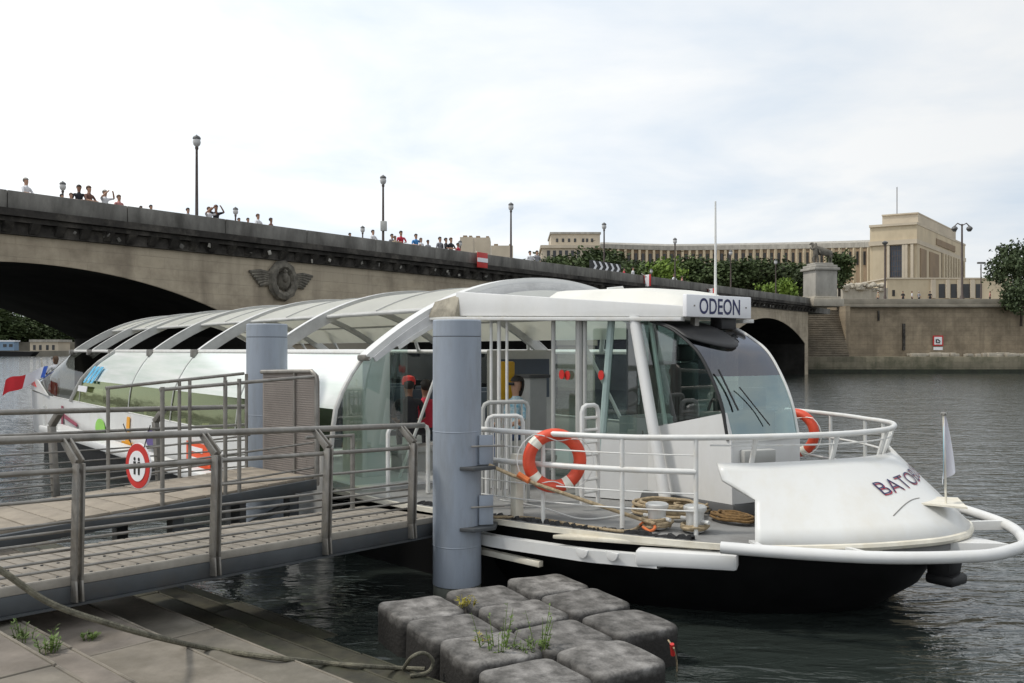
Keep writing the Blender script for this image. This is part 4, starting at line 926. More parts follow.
# railings
rail_o = [(-3.05,2.5),(-2.88,3.2),(-2.44,4.2),(-1.78,5.08),(-1.22,5.52),(-.57,5.83),(0,5.91)]
crail = curve(rail_o)
def rz_(s): return 1.93+.03*max(0, s-4.5)
pr_ = cut(crail, 2.55)
MB().tube([B(p.y, p.x, rz_(p.y)) for p in pr_], .033, 10).build('top_rail', M['rail'], boat)
nearp = [p for p in pr_ if p.x < 0 and p.y <= 5.08]; farp = [p for p in pr_ if p.x > 0 and p.y <= 5.08]
MB().tube([B(p.y, p.x, 1.57) for p in nearp], .033, 10).build('middle_rail', M['rail'], boat)
for z in (1.75,1.33,1.14): MB().tube([B(p.y, p.x, z) for p in nearp], .009, 6).build('rail_wire', M['rail'], boat)
for z in (1.57,1.25): MB().tube([B(p.y, p.x, z) for p in farp], .018, 6).build('middle_rail', M['rail'], boat)
bowp = [p for p in pr_ if p.y > 5.1]; MB().tube([B(p.y-.03, p.x*.99, 1.86) for p in bowp], .010, 6).build('rail_wire', M['rail'], boat)
def near_at(s): return min(nearp, key=lambda p: abs(p.y-s))
for s in (3.55, 4.35, 5.06):
    p = near_at(s); MB().tube([B(p.y,p.x,.88), B(p.y,p.x,rz_(p.y))], .026, 8).build('rail_post', M['rail'], boat)
for s in (2.7, 3.6, 4.5, 5.06):
    p = near_at(s); MB().tube([B(p.y,-p.x,.88), B(p.y,-p.x,rz_(p.y))], .026, 8).build('rail_post', M['rail'], boat)
for i in range(3, len(bowp), 6):
    p = bowp[i]; MB().tube([B(p.y-.12,p.x*.97,1.55), B(p.y,p.x,rz_(p.y))], .03, 8).build('rail_post', M['rail'], boat)
# cabin side skin
prof_n = [(-3.70,-.3),(-3.75,.5),(-3.78,1.05),(-3.78,1.42),(-3.74,1.8),(-3.70,2.06),(-3.6,2.3),(-3.45,2.56),(-3.22,2.86)]
def srow(s, k0, k1, sg=-1): 
    f = 1-.0*s; g = 1.0 if s > -20 else 1-.05*((-20-s)/5)**2
    return [B(s, sg*-w*g, z) for w, z in prof_n[k0:k1]]
ss_ = [-.05-k*1.25 for k in range(17)]
def s_end(z): return -14.4-2.8*max(0,(2.86-z)/1.44)**.8
FR = [k/18 for k in range(19)]
def side_row(f, k0, k1, sg): return [B(-.05+(s_end(z)+.05)*f, sg*-w, z) for w, z in prof_n[k0:k1]]
for sg, nm in ((-1,'near'),(1,'far')):
    MB().loft([srow(s,0,4,sg) for s in ss_+[-21.5,-23,-24.3,-25]]).build('hull_side', M['white'], boat, smooth=60)
    MB().loft([side_row(f,3,6,sg) for f in FR]).build('side_window', M['g_green'] if sg < 0 else M['g_clear'], boat, smooth=60)
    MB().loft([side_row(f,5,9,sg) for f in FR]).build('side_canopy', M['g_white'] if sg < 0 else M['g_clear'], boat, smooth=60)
    # stern glass dropping towards the stern
    rw_ = []
    for k in range(13):
        f = k/12; r = []
        for (w, z) in prof_n[3:]:
            s = s_end(z)-.06+(-25-s_end(z))*f; q = max(0,(-s-19.6)/5.4); r.append(B(s, sg*-w*(1-.05*q*q), 1.42+(z-1.42)*(1-.62*q)))
        rw_.append(r)
    MB().loft(rw_).build('stern_glass', M['g_stern'], boat, smooth=60)
    MB().tube([B(-.03, sg*-w, z) for w, z in prof_n[2:]], .035, 8).build('window_trim', M['rail'], boat)
    MB().tube([B(s_end(z)-.03, sg*-w*1.005, z) for w, z in prof_n[3:]], .06, 8).build('window_trim', M['ribgrey'], boat)
    MB().tube([B(-.0,sg*3.2,2.86), B(-20.3,sg*3.2,2.86)], .05, 8).build('eave_rail', M['rail'], boat)
    MB().tube([B(-.0,sg*3.77,1.42), B(-20,sg*3.77,1.42)], .02, 6).build('window_sill', M['rail'], boat)
MB().loft([[B(-25,w*.95,z) for w, z in prof_n[:4]], [B(-25.3,-1.5,z) for w, z in prof_n[:4]], [B(-25.3,1.5,z) for w, z in prof_n[:4]], [B(-25,-w*.95,z) for w, z in prof_n[:4]]]).build('transom', M['white'], boat)
m1 = MB(); m1.prism([B(-20.6,-3.80,1.43),B(-24.9,-3.62,1.5),B(-25.0,-3.6,1.95),B(-23.2,-3.66,1.85)], -SN*.05); m1.build('stern_panel', M['white'], boat)
m1 = MB(); m1.prism([B(-24.3,-3.68,1.65),B(-23.2,-3.72,1.62),B(-24.3,-3.68,1.93)], -SN*.05); m1.build('red_emblem', M['red'], boat)
# decals on the hull side
def decal(pts, mat, nm='hull_graphic', w=-3.80): 
    m_ = MB(); m_.prism([B(s, w, z) for s, z in pts], -SN*.012); return m_.build(nm, mat, boat)
gm = {n: pm(n+'_vinyl', c, .5, var=.04) for n, c in dict(green=(.25,.55,.08), orange=(.8,.36,.02), violet=(.08,.05,.2), crimson=(.3,.04,.08), cyan=(.12,.45,.7), scarlet=(.75,.09,.02), pinkv=(.8,.5,.5)).items()}
def disc(s, z, r, n=18): return [(s+2*r*math.cos(2*math.pi*k/n), z+r*math.sin(2*math.pi*k/n)) for k in range(n)]
decal(disc(-13.6,.85,.26), gm['green']); decal([(-11.4,.55),(-10.3,.55),(-10.45,.73),(-10.75,.75),(-10.65,1.32),(-10.9,1.32),(-11.05,.73),(-11.4,.71)], gm['orange'])
decal(disc(-8.9,.95,.2), gm['violet']); decal([(-18.6,.5),(-18.35,.5),(-18.35,1.2),(-18.6,1.2)], gm['crimson']); decal([(-18.2,.85),(-16.4,.7),(-16.4,.8),(-18.2,.97)], gm['crimson'])
decal([(-6.4,.35),(-5.0,.35),(-5.0,1.12),(-6.4,1.12)], gm['scarlet'], 'notice')
for z, a, b in ((.95,-6.2,-5.4),(.75,-6.25,-5.2),(.55,-6.2,-5.9),(.55,-5.7,-5.2)): decal([(a,z),(b,z),(b,z+.09),(a,z+.09)], M['signwhite'], 'notice_line', -3.815)
mm = MB()
for k in range(3):
    s0 = -15.6+k*.42; mm.prism([B(s0,-3.80,2.0),B(s0+.26,-3.80,2.0),B(s0+.6,-3.58,2.45),B(s0+.34,-3.58,2.45)], -SN*.015)
mm.build('window_graphic', gm['cyan'], boat); mm = MB(); mm.prism([B(-16.2,-3.82,1.74),B(-15.1,-3.82,1.74),B(-15.0,-3.81,1.9),B(-16.1,-3.81,1.9)], -SN*.015); mm.build('window_graphic', M['signwhite'], boat)
# cabin interior
for s in (-2.2,):
    MB().box(B(s,1.3,1.9), (.12,1.6,2.0), rz=BRZ, bev=.02).build('bulkhead', M['greypanel'], boat)
    MB().box(B(s+.09,1.3,2.35), (.03,1.2,.75), rz=BRZ).build('route_map', M['winblue'], boat)
    mm = MB(); mm.lathe(B(s+.11,1.0,2.3), [(.22,0),(.22,.01)], 18); 
    mm.bm.free()
MB().box(B(-1.3,-2.55,1.9), (.7,.5,2.0), rz=BRZ, bev=.03).build('cabinet', M['white'], boat)
MB().face([B(-.08,-3.74,.95),B(-.08,-2.5,.95),B(-.08,-2.5,3.25),B(-.08,-3.2,2.84),B(-.08,-3.45,2.56),B(-.08,-3.6,2.3),B(-.08,-3.70,2.06),B(-.08,-3.74,1.8)]).build('end_pane', M['g_door'], boat, smooth=0)
seat_p = None
for k in range(9):
    for w in (-2.4, -1.2, 1.2, 2.4):
        loc = B(-3.6-k*1.7, w, 0)
        if seat_p is None:
            st_ = MB(); st_.box(loc+Vector((0,0,1.32)), (.5,.95,.1), rz=BRZ, bev=.03); st_.box(loc-SA*.24+Vector((0,0,1.68)), (.08,.95,.7), rz=BRZ, bev=.03); st_.box(loc+Vector((0,0,1.08)), (.3,.3,.4), rz=BRZ)
            seat_p = st_.build('seat', M['winblue'], boat); s0loc = loc
        else:
            c_ = seat_p.copy(); col.objects.link(c_); c_.parent = boat; c_.location = loc-s0loc
MB().box(B(-11,0,.90), (22,6.6,.03), rz=BRZ).build('cabin_floor', M['white'], boat)
for s in (-1.0,):
    MB().tube([B(-.6,-2.35,.9),B(.05,-1.75,3.3)], .025, 8).build('brace', M['rail'], boat)
    MB().tube([B(-.3,2.6,.9),B(-1.6,2.2,3.3)], .035, 8).build('brace', M['rail'], boat)
for k in range(8):
    s = -2-k*2.4; MB().tube([B(s,3.2,2.86),B(s+1.2,2.2,3.62)], .05, 6).build('roof_strut', M['rail'], boat)
# roof ribs and panels
def rzf(w): return 2.86+1.17*(1-(abs(w)/3.2)**2.1)
def ribrow(w, s0, s1, up, dn): 
    e = .01; sl = (rzf(w+e)-rzf(w-e))/(2*e); nn = Vector((0,0,1))*1.0-SN*sl; nn.normalize(); p = B(0,w,rzf(w))
    return [p+SA*s0-nn*dn, p+SA*s1-nn*dn, p+SA*s1+nn*up, p+SA*s0+nn*up]
ws = [-3.3+6.6*k/40 for k in range(41)]
rib_s = [-3.78,-7.56,-10.9,-14.7,-17.3,-19.8]
for s in rib_s:
    m_ = MB().loft([ribrow(w, s-.05, s+.05, .03, .17) for w in ws], closed=True); r_ = m_.build('roof_rib', M['ribgrey'], boat)
    m_ = MB().loft([ribrow(w, s-.06, s+.06, .045, -.032) for w in ws], closed=True); m_.build('rib_capping', M['white'], r_)
    for w in (-3.28, 3.28): MB().box(B(s,w,2.83), (.2,.14,.16), rz=BRZ, bev=.02).build('rib_foot', M['steel'], r_)
bays = [0.0]+rib_s
for a, b in zip(bays, bays[1:]):
    wsp = [-2.05+4.85*k/30 for k in range(31)]
    MB().loft([ribrow(w, b+.08, a-.08, -.02, .05) for w in wsp], closed=True).build('roof_panel', M['roofpanel'], boat)
    md_ = (a+b)/2; MB().loft([ribrow(w, md_-.012, md_+.012, .0, .03) for w in wsp], closed=True).build('panel_seam', M['ribgrey'], boat)
for sg in (-1,1): MB().tube([B(0,sg*2.06,rzf(2.06)-.05), B(-19.8,sg*2.06,rzf(2.06)-.05)], .035, 8).build('purlin', M['ribgrey'], boat)
for s in rib_s[:4]:
    MB().tube([B(s, w*1.003, z) for w, z in prof_n[3:]] if s > -14 else [B(s-1.5, w*1.003, z) for w, z in prof_n[3:6]], .014, 6).build('glazing_bar', M['ribgrey'], boat)
# big front arch
m_ = MB().loft([ribrow(w, -.05, .18, .05, .20-.17*(abs(w)/3.3)**1.5) for w in ws], closed=True); fa = m_.build('front_arch', M['white'], boat)
m_ = MB().loft([ribrow(w*.985, .185, .215, -.03, .24-.13*(abs(w)/3.3)**1.5) for w in ws], closed=True); m_.build('arch_face', pm('arch_grey', (.62,.62,.62), .4), fa)
m_ = MB().loft([ribrow(w*.985, .05, .235, -(.24-.13*(abs(w)/3.3)**1.5), .30-.13*(abs(w)/3.3)**1.5) for w in ws[2:-2]], closed=True); m_.build('arch_lip', M['rail'], fa)
for w in (-3.3, 3.3): MB().box(B(.06,w,2.79), (.24,.12,.09), rz=BRZ, bev=.03).build('arch_foot', M['steel'], fa)
wi = [-2.0+4.0*k/16 for k in range(17)]
MB().prism([B(.30,w,rzf(w)-.16) for w in wi]+[B(.30,2.0,3.45),B(.30,-2.0,3.45)], SA*.03).build('roof_infill', M['roofwhite'], boat)
# forward roof: side beams, slab, cover
def bm_w(s): return -1.9+.4464*(s-.9)
for sg in (1,-1):
    a, b = .55, 3.72; za0, za1 = 3.40, 3.76; zb0, zb1 = 3.325, 3.47
    wa, wb = sg*bm_w(a), sg*bm_w(b)
    m_ = MB(); m_.hexa([B(a,wa,za0),B(b,wb,zb0),B(b,wb+sg*.1,zb0),B(a,wa+sg*.1,za0),B(a,wa,za1),B(b,wb,zb1),B(b,wb+sg*.1,zb1),B(a,wa+sg*.1,za1)], bev=.015); m_.build('roof_beam', M['white'], boat)
    m_ = MB(); m_.beam(B(a-.4,wa-sg*.19,za0-.03), B(b,wb-sg*.02,zb0-.03), .16, .05, bev=.008); m_.build('beam_flange', M['rail'], boat)
m_ = MB(); m_.hexa([B(.4,-1.9,3.42),B(3.68,-.62,3.36),B(3.68,.62,3.36),B(.4,1.9,3.42),B(.4,-1.9,3.66),B(3.68,-.62,3.43),B(3.68,.62,3.43),B(.4,1.9,3.66)]); m_.build('forward_roof', M['roofwhite'], boat)
MB().hexa([B(.2,-2.32,3.38),B(.62,-2.12,3.38),B(.62,-1.9,3.38),B(.2,-1.9,3.38),B(.2,-2.2,3.62),B(.6,-2.02,3.72),B(.6,-1.9,3.72),B(.2,-1.9,3.62)], bev=.01).build('stained_gusset', pm('stained_beige_panel', (.42,.38,.30), .7, var=.2, vs=3, stain=(.08,.07,.05), stain_amt=.8, ss=3), boat)
rowsC = []
for s, h in ((1.35,.0),(1.37,.12),(1.45,.17),(2.4,.22),(2.9,.24),(3.3,.21),(3.5,.15),(3.62,.07),(3.66,0)):
    wh = 1.05-.20*(s-1.35); z0 = 3.62-.07*(s-1.35); r = []
    for j in range(13):
        w = -wh+2*wh*j/12; r.append(B(s, w, z0+h*(1-abs(2*j/12-1)**10)))
    rowsC.append(r)
MB().loft(rowsC).build('roof_cover', pm('cream_cover', (.66,.65,.60), .55, var=.04, vs=2), boat)
MB().tube([B(1.25,.35,3.62),B(1.25,.35,3.86),B(1.35,.55,3.88),B(1.4,.62,3.7)], .03, 8).build('roof_handle', M['rail'], boat)
# name sign with lettering
c = B(3.78,-.05,3.47); wS, hS = 1.29, .29
sg_ = MB().box(c, (.07,wS,hS), rz=BRZ, bev=.012).build('name_sign', M['signwhite'], boat)
def flat_text(body, org, xdir, up, size, sx, mat, parent, out, nm='lettering'):
    me = textmesh(body, size, .004); xs = [v.co.x for v in me.vertices]; mid = (max(xs)+min(xs))/2
    ys = [v.co.y for v in me.vertices]; my = (max(ys)+min(ys))/2
    bm_ = bmesh.new(); bm_.from_mesh(me); mb = MB(); mb.bm.free(); mb.bm = bm_
    for v in bm_.verts: v.co = org+xdir*((v.co.x-mid)*sx)+up*(v.co.y-my)+out
    return mb.build(nm, mat, parent, smooth=0, fix=False)
flat_text('ODEON', c, SN, Vector((0,0,1)), .29, .78, M['navy'], sg_, SA*.0385)
for w in (-.5,.53): MB().lathe(c+SA*.036+SN*w+Vector((0,0,.0)), [(.012,-.01),(.012,.01)], 8).build('bolt', M['steel'], sg_)
MB().box(B(3.62,.25,3.26), (.2,.3,.16), rz=BRZ, bev=.01).build('sign_mount', M['black'], boat)
MB().box(B(3.6,-.3,3.27), (.08,.08,.12), rz=BRZ).build('sign_mount', M['steel'], boat)
MB().tube([B(3.4,.35,3.4), B(3.4,.35,4.95)], [.022,.012], 8).build('antenna', M['rail'], boat)
# wheelhouse
wp_ = [(3.28,3.28),(3.62,3.18),(3.90,3.02),(4.12,2.84),(4.33,2.52),(4.47,2.2),(4.56,1.81)]
wc_ = [(p.x, p.y) for p in cat([(s,z,0) for s,z in wp_], 6)]
def scr(i, w, o=0):
    i0 = min(int(i), len(wc_)-2); g_ = i-i0; s = wc_[i0][0]*(1-g_)+wc_[i0+1][0]*g_; z = wc_[i0][1]*(1-g_)+wc_[i0+1][1]*g_; return B(s+(.10*(z < 9))*(1-(w/.78)**2)*min(1,i/14)+o, w, z+o*.6)
wl = [-.76+1.26*k/14 for k in range(15)]; ni = len(wc_); isp = next(i for i in range(ni) if wc_[i][1] < 2.62)
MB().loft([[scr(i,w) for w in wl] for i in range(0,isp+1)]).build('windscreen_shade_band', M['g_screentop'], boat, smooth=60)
MB().loft([[scr(i,w) for w in wl] for i in range(isp,ni)]).build('windscreen', M['g_screen'], boat, smooth=60)
MB().tube([scr(i,-.79) for i in range(ni)], .022, 8).build('screen_frame', M['black'], boat)
MB().tube([scr(i,.51) for i in range(ni)], .022, 8).build('screen_frame', M['rail'], boat)
vr = []
for j in range(10):
    w = -.80+.80*j/9; iend = 17-6*(1-(j/9))**2-4*(j/9)**6
    vr.append([scr(i, w, .035) for i in [iend*k/8 for k in range(9)]])
vv = MB().loft(vr).build('sun_visor', M['black'], boat, smooth=60); md = vv.modifiers.new('t','SOLIDIFY'); md.thickness = .02
def side(sg):
    w = -.79 if sg < 0 else .54
    gl_ = MB(); pts = [B(3.08,w,3.30)]+[B(s,w,z) for s,z in wc_ if z > 2.16]+[B(4.50,w,2.15),B(3.40,w,1.92)]
    gl_.face(pts).build('side_pane', M['g_door'] if sg < 0 else M['g_clear'], boat, smooth=0)
    pn = MB(); pn.prism([B(2.55,w,1.05),B(4.62,w,1.05),B(4.60,w,1.81),B(4.5,w,2.14),B(3.42,w,1.91),B(3.36,w,1.72),B(2.55,w,1.72)], SN*sg*-.05); pn.build('wheelhouse_wall', M['white'], boat)
side(-1); side(1)
fr = []
for z in (1.05,1.4,1.80): fr.append([B(4.60+.09*(1-(w/.78)**2), w, z) for w in wl])
MB().loft(fr).build('wheelhouse_front', M['white'], boat, smooth=60)
m_ = MB(); m_.prism([B(4.3,-.74,1.79)]+[B(4.6+.11*(1-(w/.78)**2),w,1.79) for w in wl]+[B(4.3,.5,1.79)], (0,0,.035)); m_.build('screen_sill', M['rail'], boat)
MB().box(B(4.72,-.45,1.62), (.14,.45,.16), rz=BRZ-.3, bev=.02).build('front_locker', M['greypanel'], boat)
MB().tube([scr(ni-3,-.15,.05), scr(int(ni*.72),-.5,.05)], .008, 6).build('wiper', M['black'], boat)
MB().tube([scr(ni-6,-.62,.05), scr(int(ni*.62),-.70,.05)], .012, 6).build('wiper', M['black'], boat)
MB().tube([B(3.1,-.92,3.34), B(3.74,-1.0,1.0)], .075, 12).build('slanted_strut', M['white'], boat)
MB().tube([B(3.2,-.72,3.3), B(3.5,-.74,1.9)], .03, 8).build('window_post', M['rail'], boat)
# helm
m_ = MB(); m_.box(B(3.3,.1,1.95), (.5,.5,.12), rz=BRZ, bev=.04); m_.box(B(3.06,.1,2.35), (.12,.5,.75), rz=BRZ, bev=.05); m_.box(B(3.06,.1,2.86), (.12,.34,.24), rz=BRZ, bev=.05); m_.box(B(3.3,.1,1.5), (.15,.15,.9), rz=BRZ); m_.build('helm_seat', M['black'], boat)
m_ = MB(); m_.box(B(4.15,-.1,1.6), (.45,1.0,1.05), rz=BRZ, bev=.04); m_.build('helm_console', M['deckdark'], boat)
m_ = MB(); m_.box(B(4.05,-.25,2.22), (.08,.36,.3), rz=BRZ, bev=.02); m_.box(B(4.1,.3,2.25), (.08,.4,.32), rz=BRZ, bev=.02); m_.build('helm_monitor', M['black'], boat)
MB().tube([B(3.75,.05,2.05)+SN*.26*math.cos(a)+Vector((0,0,.26*math.sin(a))) for a in [2*math.pi*k/20 for k in range(20)]], .02, 6, closed=True).build('helm_wheel', M['black'], boat)
# glass partitions along the beam line
MB().prism([B(s,bm_w(s)+.04,z) for s,z in ((2.36,.9),(3.5,.9),(3.5,1.70),(2.36,1.74))], SN*.05).build('low_wall', M['white'], boat) if 0 else None
def bp(s, z): return B(s, bm_w(s)+.12, z)
MB().prism([bp(2.32,.9),bp(3.75,.9),bp(3.75,1.72),bp(2.32,1.74)], -SN*.05).build('low_wall', M['white'], boat)
MB().face([bp(1.95,1.02),bp(3.05,1.02),bp(3.05,3.34),bp(1.95,3.37)]).build('glass_partition', M['g_door'], boat, smooth=0)
MB().face([bp(2.3,1.02)+SN*1.1,bp(3.6,1.02)+SN*.9,bp(3.6,3.3)+SN*.9,bp(2.3,3.34)+SN*1.1]).build('glass_partition', M['g_door'], boat, smooth=0)
for s, r in ((1.0,.022),(1.12,.028),(1.24,.022),(1.92,.03),(2.28,.05),(2.36,.03)): MB().tube([bp(s,.9),bp(s,3.4)], r, 8).build('door_post', M['rail'] if s < 1.9 else M['greypanel'], boat)
MB().tube([bp(2.72,3.32),bp(2.55,1.1)], .05, 8).build('door_post', pm('teal_post', (.35,.45,.43), .4), boat)
for s, z in ((2.05,2.55),(2.62,2.55)): MB().lathe(bp(s,z)-SN*.0, [(.10,-.012),(.10,.012)], 20).build('round_sticker', M['red'], boat) if 0 else None
for s, z in ((2.08,2.56),(2.16,2.55),(2.62,2.56)):
    cc = bp(s,z)-SN*.05; pts = [cc+SA*.055*math.cos(a)+Vector((0,0,.065*math.sin(a))) for a in [2*math.pi*k/18 for k in range(18)]]
    MB().prism(pts, -SN*.01).build('round_sticker', M['red'], boat)
MB().box(B(.55,-.62,1.7), (.32,.34,1.55), rz=BRZ, bev=.02).build('ticket_column', M['greypanel'], boat)
MB().box(B(.55,-.62,2.49), (.4,.42,.05), rz=BRZ, bev=.01).build('ticket_column', M['deckdark'], boat)
MB().box(B(.25,-.9,2.42), (.1,.28,.6), rz=BRZ, bev=.03).build('life_jacket_bag', M['yellow'], boat)
MB().box(B(-.4,-1.35,2.05), (.25,.36,.42), rz=BRZ, bev=.04).build('fire_box', M['red'], boat)
MB().box(B(-.4,-1.35,2.42), (.2,.3,.22), rz=BRZ, bev=.04).build('fire_box', M['red'], boat)
MB().box(B(.7,1.9,2.2), (1.2,.1,2.4), rz=BRZ, bev=.02).build('bulkhead', M['deckdark'], boat)
MB().box(B(2.4,.2,1.5), (.6,.9,.9), rz=BRZ, bev=.04).build('locker', M['greypanel'], boat)
MB().box(B(2.2,.5,2.9), (.35,.35,.55), rz=BRZ, bev=.04).build('hanging_coat', M['black'], boat)
# barrier and ladder on deck
def loop_rail(name, a, b, z0, z1, r, rungs, mat, vert=True):
    m_ = MB(); a, b = Vector(a), Vector(b); d = (b-a).normalized(); rr = .08
    m_.tube([a+Vector((0,0,z0)), a+Vector((0,0,z1-rr)), a+d*rr*.3+Vector((0,0,z1-rr*.3)), a+d*rr+Vector((0,0,z1)), b-d*rr+Vector((0,0,z1)), b-d*rr*.3+Vector((0,0,z1-rr*.3)), b+Vector((0,0,z1-rr)), b+Vector((0,0,z0))], r, 8)
    for k in range(1, rungs+1):
        f = k/(rungs+1)
        if vert: p = a.lerp(b, f); m_.tube([p+Vector((0,0,z0+.1)), p+Vector((0,0,z1-.02))], r*.55, 6)
        else: z = z0+(z1-z0)*f; m_.tube([a+Vector((0,0,z)), b+Vector((0,0,z))], r*.7, 6)
    return m_.build(name, mat, boat)
def G(u, D): p = P(u, HOR, D); return Vector((p.x, p.y, 0))
loop_rail('gate_barrier', G(483,11.6), G(528,11.9), .9, 2.22, .028, 6, M['greypanel'])
loop_rail('gate_barrier', G(487,11.4), G(523,11.5), .9, 2.06, .028, 5, M['rail'])
loop_rail('deck_ladder', G(582,11.3), G(598,11.5), .95, 2.2, .03, 7, M['rail'], vert=False)
loop_rail('boarding_rail', G(388,12.2), G(428,12.6), .9, 1.85, .03, 0, M['rail'], vert=False)
MB().box(P(517,475,10.75)-Vector((0,0,.22)), (.12,.12,.95), rz=BRZ, bev=.02).build('fender_post', M['offwhite'], boat)
# bollards
for u, v in ((657,528),(695,531)):
    b_ = PZ(u, v, .90); m_ = MB(); m_.lathe(b_, [(.10,0),(.10,.20),(.115,.22),(.13,.24),(.13,.27),(.11,.285)], 18); m_.tube([b_+SA*-.2+Vector((0,0,.12)), b_+SA*.2+Vector((0,0,.12))], .022, 8); m_.build('bollard', M['rail'], boat)
m_ = MB(); m_.box(PZ(697,524,.9)+Vector((0,.25,.02)), (.1,.1,.1), bev=.01); m_.bm.free()
MB().tube([PZ(645,497,.9)+Vector((0,0,.0)), PZ(645,497,.9)+Vector((-.03,.02,.9))], .012, 6).build('stay_rod', M['steel'], boat)
# floating white pontoon beam beside the hull
t = thing('floating_pontoon', 'narrow white mooring pontoon lying alongside the stern half of the boat', 'pontoon', B(-9,-4.5,0))
MB().hexa([B(-17.5,-4.6,.55),B(-2.2,-4.15,.55),B(-2.2,-3.9,.55),B(-17.5,-3.95,.55),B(-17.5,-4.6,.72),B(-2.2,-4.15,.72),B(-2.2,-3.9,.72),B(-17.5,-3.95,.72)], bev=.03).build('edge_beam', M['white'], t)
MB().hexa([B(-17.3,-4.5,-.3),B(-2.3,-4.1,-.3),B(-2.3,-3.95,-.3),B(-17.3,-4.0,-.3),B(-17.3,-4.5,.54),B(-2.3,-4.1,.54),B(-2.3,-3.95,.54),B(-17.3,-4.0,.54)]).build('float', M['hullblack'], t)
for s in (-17.2,-15.6): MB().tube([B(s,-4.5,.72),B(s,-4.5,1.3)], .05, 8).build('mooring_post', M['rail'], t)
# ------------------------------------------------------------------ piles
def pile(u, D, r, vtop, label, brackets):
    c = P(u, HOR, D); c.z = 0; zt = PVZ(vtop, D); t = thing('mooring_pile', label, 'pile', c, 'grey steel mooring piles')
    MB().lathe(c, [(r,.16),(r,zt-.20)], 40).build('shaft', M['pile'], t)
    MB().lathe(c, [(r*.985,-3),(r*.985,.15)], 40).build('tide_band', M['pilebase'], t)
    MB().lathe(c, [(r*.985,zt-.215),(r*.985,zt-.185)], 40).build('seam', M['steelbeam'], t)
    for z_ in (.62, 1.95): MB().lathe(c, [(r+.0005,z_-.008),(r+.0035,z_),(r+.0005,z_+.008)], 40).build('weld_seam', M['pile'], t)
    MB().lathe(c, [(r,zt-.19),(r,zt-.012),(r-.012,zt)], 40).build('cap', M['pile'], t)
    return t, c
t, c = pile(457, 10.6, .285, 320, 'thick grey blue steel pile in front of the boat entrance', True)
for zb in (1.54, .84):
    MB().prism([c+Vector((.05,-.3,zb-.02)), c+Vector((.22,-.36,zb-.02)), c+Vector((.46,-.20,zb-.02)), c+Vector((.48,.1,zb-.02)), c+Vector((.1,.25,zb-.02))], (0,0,.04), bev=.004).build('guide_plate', M['steelbeam'], t)
    MB().prism([c+Vector((.27,-.17,zb+.03)), c+Vector((.43,-.12,zb+.03)), c+Vector((.43,-.12,zb+.37)), c+Vector((.27,-.17,zb+.37))], (-.01,.04,0), bev=.004).build('guide_bracket', M['pile'], t)
    MB().tube([c+Vector((.18,-.26,zb+.25)), c+Vector((.56,-.14,zb+.25))], .012, 6).build('bolt', M['steel'], t)
pile(267, 13.3, .295, 324, 'grey blue steel pile behind the mesh gate panel', False)

# ------------------------------------------------------------------ near gangway
A_ = Vector((-3.84,6.75,1.10)); E_ = Vector((-.96,10.82,.88)); GL = (E_-A_).length; gd = (E_-A_).normalized(); gl = Vector((-gd.y, gd.x, 0)).normalized()
t = thing('near_gangway', 'near sloping gangway with plank deck and bent steel rail posts', 'gangway', A_)
def GP(x, w, z): p = A_+gd*x+gl*w; return Vector((p.x, p.y, p.z+z))
random.seed(21)
pl = MB(); x = -1.0
while x < GL+.05:
    ln = .125; dz = random.uniform(-.003,.003)
    pl.hexa([GP(x,.005,-.045), GP(x+ln,.005,-.045), GP(x+ln,1.30,-.045), GP(x,1.30,-.045), GP(x,.005,dz), GP(x+ln,.005,dz), GP(x+ln,1.30,dz), GP(x,1.30,dz)], bev=.006); x += .14
pdk = pl.build('plank_deck', pm('weathered_planks', (.27,.24,.20), .85, var=.18, vs=5, bump=.03, bs=50, stain=(.17,.145,.115), stain_amt=.55, ss=3, rand=0), t)
bo = MB(); x = -.95
while x < GL:
    for w in (.10,.62,1.15):
        p = GP(x+.04,w,.004); bo.lathe(p, [(.013,-.004),(.013,.003)], 6)
    x += .14
bo.build('deck_bolts', M['black'], t)['kind'] = 'stuff'
MB().beam(GP(-1.0,-.035,-.01), GP(GL,-.035,-.01), .07, .07, bev=.01).build('deck_trim', pm('trim_wood', (.31,.285,.245), .8, var=.15, vs=4), t)
for w in (-.035, 1.33):
    MB().beam(GP(-1.0,w,-.115), GP(GL,w,-.115), .08, .14, bev=.006).build('side_beam', M['steelbeam'], t)
    MB().beam(GP(-1.0,w,-.195), GP(GL,w,-.195), .14, .018).build('beam_flange', M['steelbeam'], t)
for k in range(6): MB().beam(GP(.2+k*.95,.01,-.12), GP(.2+k*.95,1.29,-.12), .08, .12).build('cross_beam', M['steelbeam'], t)
def bent_post(parent, f, zb=-.1):
    m_ = MB()
    for dx in (-.028, .028):
        pts = [f(dx,0,zb), f(dx,-.035,0), f(dx,-.12,.93), f(dx,.07,1.10)]
        for a, b in zip(pts, pts[1:]): m_.beam(a, b, .018, .085, up=gd)
        # the plates sit edge to the walkway
    return m_.build('rail_post', M['steel'], parent)
posts_x = [-.78, .537, 1.83, 3.19, 4.51]
